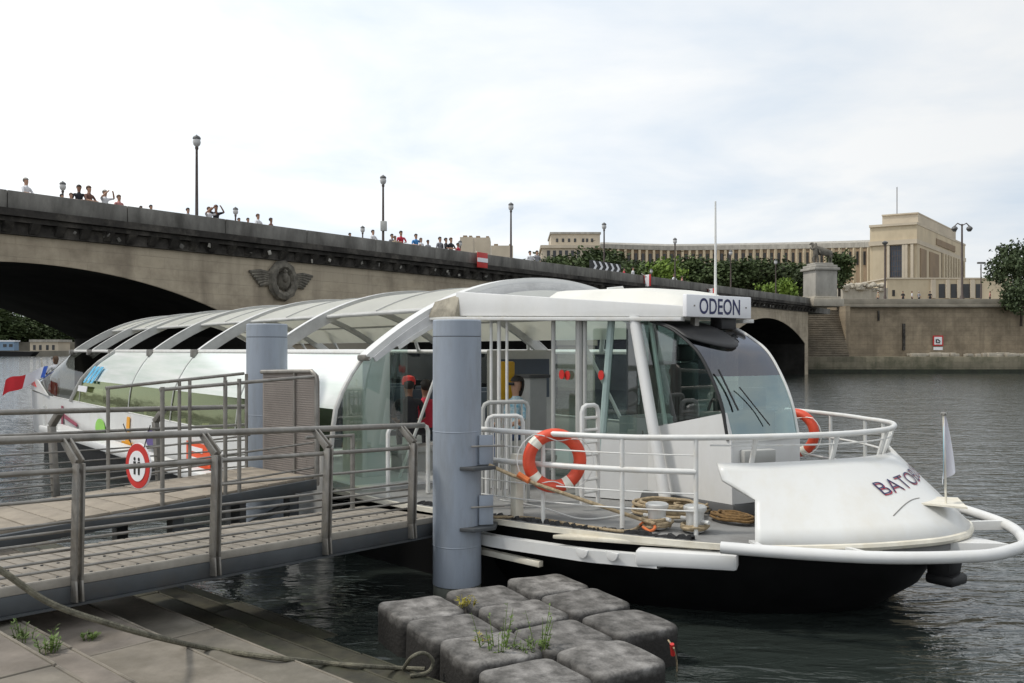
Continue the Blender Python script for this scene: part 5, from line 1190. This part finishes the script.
for x0 in posts_x:
    m_ = MB()
    for dx in (-.026, .026):
        q = [(-.115,-.17),(-.10,0),(-.135,.93),(.06,1.10)]; wd = [.085,.085,.075,.06]
        for i in range(3):
            (w0,z0),(w1,z1) = q[i], q[i+1]
            d = Vector((0,w1-w0,z1-z0)).normalized(); pn = Vector((0,d.z,-d.y))
            def at(w,z,o,s): return GP(x0+dx+s*.009, w+pn.y*o, z+pn.z*o)
            a0, a1 = wd[i]/2, wd[i+1]/2
            m_.hexa([at(w0,z0,-a0,-1),at(w0,z0,-a0,1),at(w0,z0,a0,1),at(w0,z0,a0,-1),at(w1,z1,-a1,-1),at(w1,z1,-a1,1),at(w1,z1,a1,1),at(w1,z1,a1,-1)], bev=.003)
    m_.build('rail_post', M['steel'], t)
MB().tube([GP(-1.2,.07,1.115), GP(GL*.985,.07,1.115)], .032, 12).build('handrail', M['steel'], t)
MB().tube([GP(-1.2,-.075,.87), GP(4.53,-.075,.87)], .022, 10).build('rail_bar', M['steel'], t)
for z in (.645,): MB().tube([GP(-1.2,-.05,z), GP(4.53,-.05,z)], .014, 8).build('rail_bar', M['steel'], t)
for z in (.455,.385,.31,.235,.165,.09): MB().tube([GP(-1.2,-.02+.0*z,z), GP(4.53,-.02,z)], .012, 8).build('rail_bar', M['steel'], t)
MB().tube([GP(GL-.12,1.22,0), GP(GL-.12,1.22,.95)], .03, 8).tube([GP(GL-.12,1.22,.93), GP(GL-.9,1.22,.93)], .02, 8).build('end_post', M['steel'], t)

# round no-entry sign hanging inside the railing
c = P(138, 466, 7.95); rzs = math.atan2(gd.y, gd.x)+math.pi/2
xd = Vector((gd.y,-gd.x,0)).normalized()*1; fnv = -Vector((gd.x,gd.y,0)).normalized()
xd = Vector((math.cos(R(-28)), math.sin(R(-28))*-1, 0)); 
yaw = R(-38); xd = Vector((math.cos(yaw), math.sin(yaw), 0)); fnv = Vector((math.sin(yaw), -math.cos(yaw), 0))
t = thing('no_entry_sign', 'round red and white no pedestrians sign hung behind the gangway handrail', 'sign', c)
def dsc(r, o, n=32): return [c+xd*r*math.cos(2*math.pi*k/n)+Vector((0,0,r*math.sin(2*math.pi*k/n)))+fnv*o for k in range(n)]
MB().prism(dsc(.205,0), -fnv*.012).build('rim', M['signwhite'], t)
MB().prism(dsc(.197,.006), -fnv*.005).build('red_ring', M['red'], t)
MB().prism(dsc(.135,.011), -fnv*.004).build('face', M['signwhite'], t)
for q in (-.035,.035):
    m_ = MB(); o_ = c+xd*q+fnv*.014
    m_.prism([o_+xd*-.020+Vector((0,0,.04)), o_+xd*-.013+Vector((0,0,-.075)), o_+xd*.013+Vector((0,0,-.075)), o_+xd*.020+Vector((0,0,.04))], -fnv*.002)
    m_.prism([o_+xd*.016*math.cos(a)+Vector((0,0,.062+.016*math.sin(a))) for a in [2*math.pi*k/12 for k in range(12)]], -fnv*.002)
    m_.build('pictogram', M['black'], t)
m_ = MB(); m_.tube([c+xd*-.1+Vector((0,0,.17)), c+xd*-.25+Vector((0,0,.36))], .005, 5); m_.tube([c+xd*.1+Vector((0,0,.17)), c+xd*.2+Vector((0,0,.37))], .005, 5); m_.build('hanging_cord', M['black'], t)

# ------------------------------------------------------------------ second gangway with gate panel
A2 = Vector((-5.15,9.05,1.08)); E2 = Vector((-2.63,11.9,1.23)); L2 = (E2-A2).length; d2 = (E2-A2).normalized(); n2 = Vector((-d2.y,d2.x,0)).normalized(); W2 = 1.5
def HP(x, w, z): p = A2+d2*x+n2*w; return Vector((p.x,p.y,p.z+z))
t = thing('rear_gangway', 'wooden ramp behind the near gangway ending at a mesh gate panel', 'gangway', A2)
pl = MB(); x = -2.0
while x < L2:
    ln = min(.27, L2-x); dz = random.uniform(-.004,.004); pl.hexa([HP(x,.0,-.04),HP(x+ln,.0,-.04),HP(x+ln,W2,-.04),HP(x,W2,-.04),HP(x,.0,dz),HP(x+ln,.0,dz),HP(x+ln,W2,dz),HP(x,W2,dz)], bev=.006); x += .284
pl.build('plank_deck', pm('pale_worn_planks', (.31,.265,.21), .85, var=.15, vs=4, bump=.03, bs=50, stain=(.2,.17,.13), stain_amt=.5, ss=3), t)
for w in (-.05, W2+.04): MB().beam(HP(-2,w,-.10), HP(L2,w,-.10), .07, .14, bev=.006).build('side_beam', M['steelbeam'], t)
for x in (1.9, 3.5): 
    for w in (.05, W2-.05): MB().beam(HP(x,w,-.2), HP(x,w,-1.1), .14, .14, up=d2).build('support_leg', M['steelbeam'], t)
for x0_, x1_ in ((1.9,3.5),(3.5,1.9)): MB().beam(HP(x0_,.05,-.3), HP(x1_,.05,-.75), .06, .06).build('brace', M['steelbeam'], t)
for x in (1.7, 2.5, 2.69): 
    p0, p1 = HP(x,-.03,-.1), HP(x,-.03,1.28+.03*x)
    MB().tube([p0,p1], .026, 8).build('rail_post', M['steel'], t)
for x in (1.77, 2.73, 2.88, 3.41, 3.75): MB().tube([HP(x,W2,-.1), HP(x,W2,1.22+.03*x)], .024, 8).build('rail_post', M['steel'], t)
MB().tube([HP(1.67,-.03,1.30), HP(L2,-.03,1.32)], .022, 8).build('handrail', M['steel'], t)
MB().tube([HP(1.74,W2,1.27), HP(L2-.1,W2,1.34)], .022, 8).build('handrail', M['steel'], t)
for z in (.45,.12): MB().tube([HP(1.67,-.03,z), HP(L2,-.03,z)], .014, 6).build('rail_bar', M['steel'], t); MB().tube([HP(1.74,W2,z), HP(L2,W2,z)], .014, 6).build('rail_bar', M['steel'], t)
# gate panel across the end
gp = MB(); pz = 1.36
def gpt(w, z): return HP(L2+.03, w, z)
out_ = [gpt(-.06,-.12), gpt(1.22,-.12), gpt(1.22,1.37), gpt(.02,1.37), gpt(-.04,1.33), gpt(-.06,1.25)]
gp.prism(out_, d2*.03); gpo = gp.build('gate_panel', pm('grey_brown_mesh_panel', (.30,.265,.24), .6, metal=.1, var=.08, vs=3, bump=.02, bs=150), t)
MB().tube([gpt(-.06,-.12)-d2*.02, gpt(-.06,1.25)-d2*.02, gpt(-.03,1.34)-d2*.02, gpt(.05,1.39)-d2*.02, gpt(1.22,1.36)-d2*.02], .03, 8).build('frame', M['steel'], gpo)
MB().tube([gpt(.42,-.1)-d2*.03, gpt(.42,1.37)-d2*.03], .016, 6).build('stiffener', M['steel'], gpo)
ms = MB()
for k in range(46): z = -.1+k*.031; ms.beam(gpt(-.04,z)-d2*.012, gpt(1.2,z)-d2*.012, .006, .012)
ms.build('mesh_slats', gpo.data.materials[0], gpo)
# far railing with bent posts
F1 = Vector((-7.1,9.4,1.12)); F2 = Vector((-4.17,14.2,.92)); fdn = (F2-F1).normalized(); LF = (F2-F1).length; fl_ = Vector((-fdn.y,fdn.x,0)).normalized()
def FP(x, w, z): p = F1+fdn*x+fl_*w; return Vector((p.x,p.y,p.z+z))
t = thing('far_railing', 'steel railing with bent posts along the far side of the rear ramp', 'railing', F1)
for x0 in (.4, 2.45, 4.0):
    m_ = MB(); q = [(0,-.35),(0,0),(.09,.90),(-.08,1.07)]
    for (w0,z0),(w1,z1) in zip(q,q[1:]): m_.beam(FP(x0,w0,z0), FP(x0,w1,z1), .07, .08, up=fdn, bev=.004)
    m_.build('rail_post', M['steel'], t)
MB().tube([FP(-1,-.08,1.09), FP(LF,-.08,1.09)], .036, 10).build('handrail', M['steel'], t)
MB().tube([FP(-1,.03,.80), FP(LF,.03,.80)], .022, 8).build('rail_bar', M['steel'], t)
for z in (.56,.42,.33,.24,.15,.06): MB().tube([FP(-1,.02,z), FP(LF,.02,z)], .012, 6).build('rail_bar', M['steel'], t)
MB().beam(FP(-1,0,-.16), FP(LF,0,-.16), .08, .2).build('base_beam', M['steelbeam'], t)

# ------------------------------------------------------------------ floating blocks
e1_ = Vector((.36,-.645,0)); e2_ = Vector((-.642,-.405,0)); O_ = Vector((.38,9.72,0))
def block_mat():
    m = pm('weathered_lit_top_plastic', (.145,.138,.13), .8, var=.35, vs=6, bump=.06, bs=26, stain=(.36,.345,.33), stain_amt=.75, ss=3.5, spec=.25, rand=.22)
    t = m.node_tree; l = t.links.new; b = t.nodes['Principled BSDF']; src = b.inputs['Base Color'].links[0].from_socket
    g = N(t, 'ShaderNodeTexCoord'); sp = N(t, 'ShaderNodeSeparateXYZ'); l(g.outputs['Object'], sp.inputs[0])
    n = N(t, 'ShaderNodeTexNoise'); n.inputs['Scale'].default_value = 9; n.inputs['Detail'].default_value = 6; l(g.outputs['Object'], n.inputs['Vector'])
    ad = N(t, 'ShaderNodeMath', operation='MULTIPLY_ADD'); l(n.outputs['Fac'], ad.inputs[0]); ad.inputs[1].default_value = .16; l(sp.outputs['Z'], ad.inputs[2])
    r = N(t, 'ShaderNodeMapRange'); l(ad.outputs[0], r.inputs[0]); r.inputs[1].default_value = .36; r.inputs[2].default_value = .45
    mi = N(t, 'ShaderNodeMix', data_type='RGBA'); l(r.outputs[0], mi.inputs[0]); mi.inputs[6].default_value = (.028,.026,.024,1); l(src, mi.inputs[7]); l(mi.outputs[2], b.inputs['Base Color'])  # lit tops and dark sides painted by height, over the weathering
    return m
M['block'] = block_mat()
M['blockside'] = M['black']
def block_mesh(seed):
    rnd = random.Random(seed); mb = MB(); bm = mb.bm
    bmesh.ops.create_cube(bm, size=1)
    for v in bm.verts: v.co = Vector((v.co.x*.69, v.co.y*.70, v.co.z*.62+.065))
    vert = [e for e in bm.edges if abs(e.verts[0].co.z-e.verts[1].co.z) > .1]
    bmesh.ops.bevel(bm, geom=vert, offset=.105, segments=5, affect='EDGES', profile=.5)
    bmesh.ops.bevel(bm, geom=[e for e in bm.edges if abs(e.verts[0].co.z-e.verts[1].co.z) < .01], offset=.034, segments=4, affect='EDGES', profile=.5)
    bmesh.ops.triangulate(bm, faces=[f for f in bm.faces if len(f.verts) > 4])
    bmesh.ops.subdivide_edges(bm, edges=[e for e in bm.edges if e.calc_length() > .1 and e.verts[0].co.z > .3 and e.verts[1].co.z > .3], cuts=6, use_grid_fill=True)
    dent = rnd.choice((0,.3,.6,1)); dxy = (rnd.uniform(-.08,.08), rnd.uniform(-.08,.08)); ph = [rnd.uniform(0,6) for _ in range(4)]
    for v in bm.verts:
        if v.co.z > .3:
            r = math.hypot(v.co.x-dxy[0], v.co.y-dxy[1]); v.co.z += .012*math.cos(min(1,r/.36)*1.57)-dent*.06*math.exp(-(r/.13)**2)+.008*math.sin(9*v.co.x+ph[0])*math.sin(8*v.co.y+ph[1])
        v.co.x += .006*math.sin(11*v.co.y+ph[2]+7*v.co.z); v.co.y += .006*math.sin(10*v.co.x+ph[3]+6*v.co.z)
    me = bpy.data.meshes.new('float_block'); bmesh.ops.recalc_face_normals(bm, faces=bm.faces[:]); bm.to_mesh(me); bm.free(); me.materials.append(M['block'])
    for p in me.polygons: p.use_smooth = True
    return me
bmeshes = [block_mesh(s) for s in (1,2,3,4,5)]
lay = {(0,0):'back corner block of the floating dock, nearest the boat',(0,1):'back row block right beside the pile foot',(0,2):'dented leftmost block of the floating dock',(1,0):'second row block on the boat side of the dock',(1,1):'middle block of the second row with a weed at its left corner',
       (1,2):'second row block on the left side with yellow weeds behind it',(2,0):'rightmost block of the floating dock',(2,1):'block right of the tall weeds',(2,2):'left block just behind and left of the tall weeds',(3,1):'front right block with a ring shaped dent, nearest the camera',(3,2):'front left block at the bottom edge of the photo'}
yawb = math.atan2(e1_.y, e1_.x)
for (i, j), lab in lay.items():
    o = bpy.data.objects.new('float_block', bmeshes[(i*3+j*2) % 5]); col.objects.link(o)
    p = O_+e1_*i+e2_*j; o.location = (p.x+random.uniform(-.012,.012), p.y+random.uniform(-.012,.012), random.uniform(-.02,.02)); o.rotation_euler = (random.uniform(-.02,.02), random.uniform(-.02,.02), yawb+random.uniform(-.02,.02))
    tag(o, lab, 'float block', 'black floating dock blocks')
# connecting lugs + red toggle
c = PZ(672,655,.2); t = thing('mooring_line', 'thin grey line with a red toggle hanging at the right side of the floating dock', 'rope', c)
MB().tube([PZ(668,640,.33), PZ(674,648,.28), PZ(677,662,.1), PZ(677,676,-.05)], .008, 6).build('line', M['rope'], t); MB().tube([PZ(672,644,.31), PZ(673,655,.2)], .02, 8).build('toggle', M['red'], t)

# ------------------------------------------------------------------ weeds
def weed(name, label, base, h, n, mat, seed, spread=.12, leafy=True):
    rnd = random.Random(seed); mb = MB()
    for k in range(n):
        a = rnd.uniform(0,6.28); r = rnd.random()**.7*spread; hh = h*rnd.uniform(.35,1); b0 = base+Vector((math.cos(a)*r, math.sin(a)*r, 0)); tip = b0+Vector((math.cos(a)*hh*.25, math.sin(a)*hh*.25, hh)); md_ = b0.lerp(tip,.5)+Vector((0,0,hh*.06))
        mb.tube([b0, md_, tip], [.004,.003,.0015], 4)
        for q in range(int(6+10*hh)):
            f = rnd.uniform(.1,1); p = b0.lerp(tip, f); an = rnd.uniform(0,6.28); l_ = rnd.uniform(.03,.065)*(1.2-f*.6); d = Vector((math.cos(an),math.sin(an),rnd.uniform(.1,.9))).normalized(); sd_ = d.cross(Vector((0,0,1))).normalized()*l_*.22
            mb.face([p, p+d*l_*.5+sd_, p+d*l_, p+d*l_*.5-sd_])
    o = mb.build(name, mat, None, smooth=0, fix=False); tag(o, label, 'plant'); return o
weed('weed_plant', 'tall green weed growing between the front floating blocks, left clump', PZ(497,655,.33), .42, 16, M['weed'], 1, .13)
weed('weed_plant', 'tall feathery weed between the floating blocks, right clump', PZ(541,652,.33), .40, 9, M['weed'], 2, .05)
weed('weed_tuft', 'low grassy weed filling the gap in front of the two tall clumps', PZ(520,655,.34), .13, 34, M['weed'], 3, .15)
yw = pm('yellow_weed', (.30,.26,.03), .7, var=.2, vs=8)
weed('weed_plant', 'small yellow weed between the back floating blocks', PZ(464,606,.36), .10, 12, yw, 4, .10)
weed('weed_plant', 'small yellow weed left of the tall green clump', PZ(481,645,.36), .10, 8, yw, 5, .06)
weed('weed_plant', 'leafy weed growing on the upper step at lower left', PZ(48,652,.85), .16, 16, M['weed'], 6, .07)
weed('weed_plant', 'smaller weed behind the leafy one at the step edge', PZ(26,640,.85), .15, 10, M['weed'], 7, .08)
weed('weed_plant', 'tiny weed in the step joint under the rope', PZ(92,640,.68), .08, 9, M['weed'], 8, .06)

# ------------------------------------------------------------------ ropes
def rope(name, label, pts, r, mat, n=8, cat_='rope'):
    pp = cat(pts, 10); o = MB().tube(pp, r, n).build(name, mat, None); tag(o, label, cat_); return o
rope('mooring_rope', 'long grey mooring rope slung across the front of the near gangway to the dock', [P(-60,536,5.2), P(0,570,5.3), P(50,603,5.45), P(110,624,5.65), PZ(160,638,.96), tread(205,648,.03), tread(245,654,.025), tread(285,659,.025), tread(325,663,.025), tread(362,666,.025), tread(395,668,.025), PZ(425,669,.2)], .02, M['ropeold'])
rope('rope_loop', 'small weathered rope loop lying against the left floating blocks', [tread(403,669), PZ(412,657,.36), PZ(424,653,.36), PZ(433,661,.28), PZ(428,672,.2), tread(410,676)], .016, M['ropeold'])
rope('bow_line', 'taut tan line running from the pile bracket down to the deck bollards', [P(489,465,10.45), P(522,479,10.35), P(580,499,10.2), P(628,515,10.1), PZ(655,524,.98)], .022, M['rope'])
rope('slack_line', 'thin white slack cable sagging over the deck between rail and bollards', [PZ(500,500,1.05), PZ(540,507,.98), PZ(585,519,.905), PZ(640,512,.92)], .010, M['rail'])
rope('edge_rope', 'tan rope lying along the deck edge behind the pile', [PZ(484,517,.91), PZ(530,518,.91), PZ(590,527,.91), PZ(628,531,.91), PZ(645,522,.92)], .018, M['rope'])
rope('orange_knot', 'short orange lashing tied round the left bollard', [PZ(640,525,.93), PZ(648,520,1.0), PZ(655,527,.95), PZ(650,531,.93), PZ(643,527,.94)], .016, M['orangeline'], cat_='rope')
rope('orange_lashing', 'orange lashing on the taut line beside the life ring', [P(518,474,10.3), P(524,478,10.28), P(529,481,10.25)], .036, M['orangeline'])
def coil(name, label, c, r0, r1, turns, mat, r=.018, seed=0, squash=.8, h=.10, rz=0):
    rnd = random.Random(seed); pts = []
    n = int(turns*14); off = Vector((0,0,0))
    for k in range(n):
        a = 2*math.pi*k/14
        if k % 7 == 0: tgt = Vector((rnd.uniform(-1,1),rnd.uniform(-1,1),0))*r0*.22; rr = rnd.uniform(r0,r1)
        off = off.lerp(tgt, .3); x, y = math.cos(a)*rr, math.sin(a)*rr*squash
        pts.append(c+off+Vector((x*math.cos(rz)-y*math.sin(rz), x*math.sin(rz)+y*math.cos(rz), r+h*k/n+rnd.uniform(0,.015))))
    o = MB().tube(cat(pts, 3), r, 7).build(name, mat, None); tag(o, label, 'rope coil'); return o
coil('rope_coil', 'large loose coil of tan rope behind the two white bollards', PZ(664,515,.9), .28, .46, 8, M['rope'], .02, 3, .85, .14, BRZ)
coil('rope_coil', 'small striped coil of pale rope right of the large tan coil', PZ(692,513,.9), .14, .22, 4, M['rope'], .014, 5, .9, .10)
coil('rope_coil', 'flat brown coil of rope beside the bulwark cutout', PZ(733,521,.9), .12, .32, 8, M['ropebrown'], .017, 6, .6, .06, BRZ)
coil('rope_wrap', 'turns of tan rope wrapped low around the left bollard', PZ(657,528,.9), .125, .16, 5, M['rope'], .018, 7, 1, .09)
coil('rope_wrap', 'tan rope wrapped round the foot of the right bollard', PZ(695,531,.9), .125, .15, 3, M['rope'], .018, 8, 1, .05)

# ------------------------------------------------------------------ life rings
def lifering(c, nrm, up, R0, label):
    t = thing('life_ring', label, 'life ring', c, 'life rings on the boat rails'); nrm = nrm.normalized(); x = nrm.cross(up).normalized(); up = x.cross(nrm).normalized(); rt_ = R0*.20; Rm = R0-rt_
    def pt(a, rr=Rm, o=0): return c+x*rr*math.cos(a)+up*rr*math.sin(a)+nrm*o
    MB().tube([pt(2*math.pi*k/48) for k in range(48)], rt_, 14, closed=True).build('float_ring', M['ring'], t)
    for q in (.75, 4.2, 5.6):
        MB().tube([pt(q-.14+.28*k/6) for k in range(7)], rt_*1.03, 14).build('reflective_band', M['reflector'], t)
    m_ = MB()
    for q in range(4):
        a0, a1 = .9+q*1.57, .9+(q+1)*1.57
        m_.tube([pt(a0+(a1-a0)*k/8, R0*1.0+.02+.05*math.sin(math.pi*k/8)*(1 if q % 2 else -3.2), rt_*.9) for k in range(9)], .007, 5)
    m_.build('grab_line', M['rail'], t); return t
lifering(P(554.5,460.5,10.45), Vector((.1,-1,.02)), Vector((0,0,1)), .375, 'orange red life ring hung behind the near deck rail')
lifering(B(3.15,2.52,1.62), -SN+Vector((-.1,-.35,0)), Vector((0,0,1)), .375, 'orange life ring on the far rail, half hidden by the windscreen')

# ------------------------------------------------------------------ flags
def flagmesh(parent, name, P0, along, down, nx, ny, wave, mats, split):
    mb = MB(); g = []
    for i in range(nx+1):
        f = i/nx; g.append([mb.bm.verts.new(P0+along(f, j/ny)+down(f, j/ny)) for j in range(ny+1)])
    for i in range(nx):
        for j in range(ny):
            fc = mb.bm.faces.new((g[i][j],g[i+1][j],g[i+1][j+1],g[i][j+1])); fc.material_index = split((i+.5)/nx, (j+.5)/ny)
    return mb.build(name, mats, parent, smooth=80, fix=False)
fw = pm('flag_white', (.80,.79,.84), .8, var=.03); fb = pm('flag_blue', (.03,.10,.45), .8, var=.05); fr_ = pm('flag_red', (.65,.03,.04), .8, var=.05); fcy = pm('flag_edge_cyan', (.35,.62,.70), .8)
pb = B(6.72,.16,1.25); pt_ = P(943.5,414,pb.y)
t = thing('bow_flag', 'limp white pennant on a short pole at the tip of the bow', 'flag', pb)
MB().tube([pb, pt_], .012, 8).build('pole', M['offwhite'], t); MB().ball(pt_, .03, (1.3,1,.8), 1).build('finial', M['steel'], t)
wd_ = Vector((.8,.25,0))
flagmesh(t, 'cloth', pt_+Vector((0,0,-.02)), lambda f, j: wd_*f*(.03+.19*j**.8)+Vector((-.035*j,0,0))+Vector((0,-.045*math.sin(f*7+j*2)*(.3+j),0)), lambda f, j: Vector((0,0,-.76*j*(1-.22*f*j))), 16, 16, 0, [fw, fcy], lambda f, j: 1 if f < .07 else 0)
pb = P(47,392,32.4); pt_ = P(41,358,32.2)
t = thing('stern_flag', 'blue white and red flag blowing out at the stern of the boat', 'flag', pb)
MB().tube([pb, pt_], .025, 8).build('pole', M['offwhite'], t)
flagmesh(t, 'cloth', P(48,366,31.6), lambda f, j: Vector((-1.38*f,-.25*f+.10*math.sin(f*7),-.50*f)), lambda f, j: Vector((-.12*j+.0,0,-.52*j*(.75+.35*f)+.05*math.sin(f*9))), 24, 8, 0, [fb, fw, fr_], lambda f, j: 0 if f < .14 else (1 if f < .5 else 2))

# ------------------------------------------------------------------ people on the boat
person(B(-1.15,-1.85,.68), BRZ+R(90)+2.7, 'seated', 'dark', 'dark', 'seated person in dark clothes with a red cap inside the boat', 1.76, 1, 0)
cap = MB(); hc = B(-1.15,-1.85,.68+1.715*1.76/1.8); cap.lathe(hc+Vector((0,0,.0)), [(.112,-.02),(.116,.05),(.09,.11),(.02,.13)], 14); o = cap.build('red_cap', M['red'], None); tag(o, 'red cap on the head of the seated person in dark clothes', 'cap')
person(B(-1.6,-1.25,.66), BRZ+R(90)+2.9, 'seated', 'red', 'dark', 'seated person in dark red partly hidden behind the thick pile', 1.72, 1, 0)
pw_ = person(B(.96,-1.24,.78), R(-55), 'seated', 'teal', 'denim', 'seated woman in a blue patterned top on the boat deck', 1.72, 0, 0, True)
p = person(B(-24.6,-2.9,.95), BRZ-R(60), 'lean', 'white', 'tan', 'woman in white with sunglasses standing at the boat stern', 1.72, 0, 1, True)
sg3 = MB(); sg3.box(Vector((0,-.105,1.69)), (.15,.03,.045), bev=.01); o3 = sg3.build('sunglasses', M['black'], None); o3.parent = pw_; o3.location = (0,-.105,1.67)
sg2 = MB(); sg2.box(Vector((0,-.115,1.70)), (.15,.03,.04), bev=.01); sg2o = sg2.build('sunglasses', M['black'], None); sg2o.parent = p; sg2o.location = (0,-.115,1.68)
for nm, loc in (('bench', B(-1.2,-1.6,0)),('bench', B(.96,-1.2,0))):
    MB().box(loc+Vector((0,0,1.28)), (.5,1.1,.1), rz=BRZ, bev=.03).box(loc+Vector((0,0,1.06)), (.35,.9,.34), rz=BRZ).build(nm, M['greypanel'], boat)
for o in bpy.data.objects:
    if '_w' in o: del o['_w']
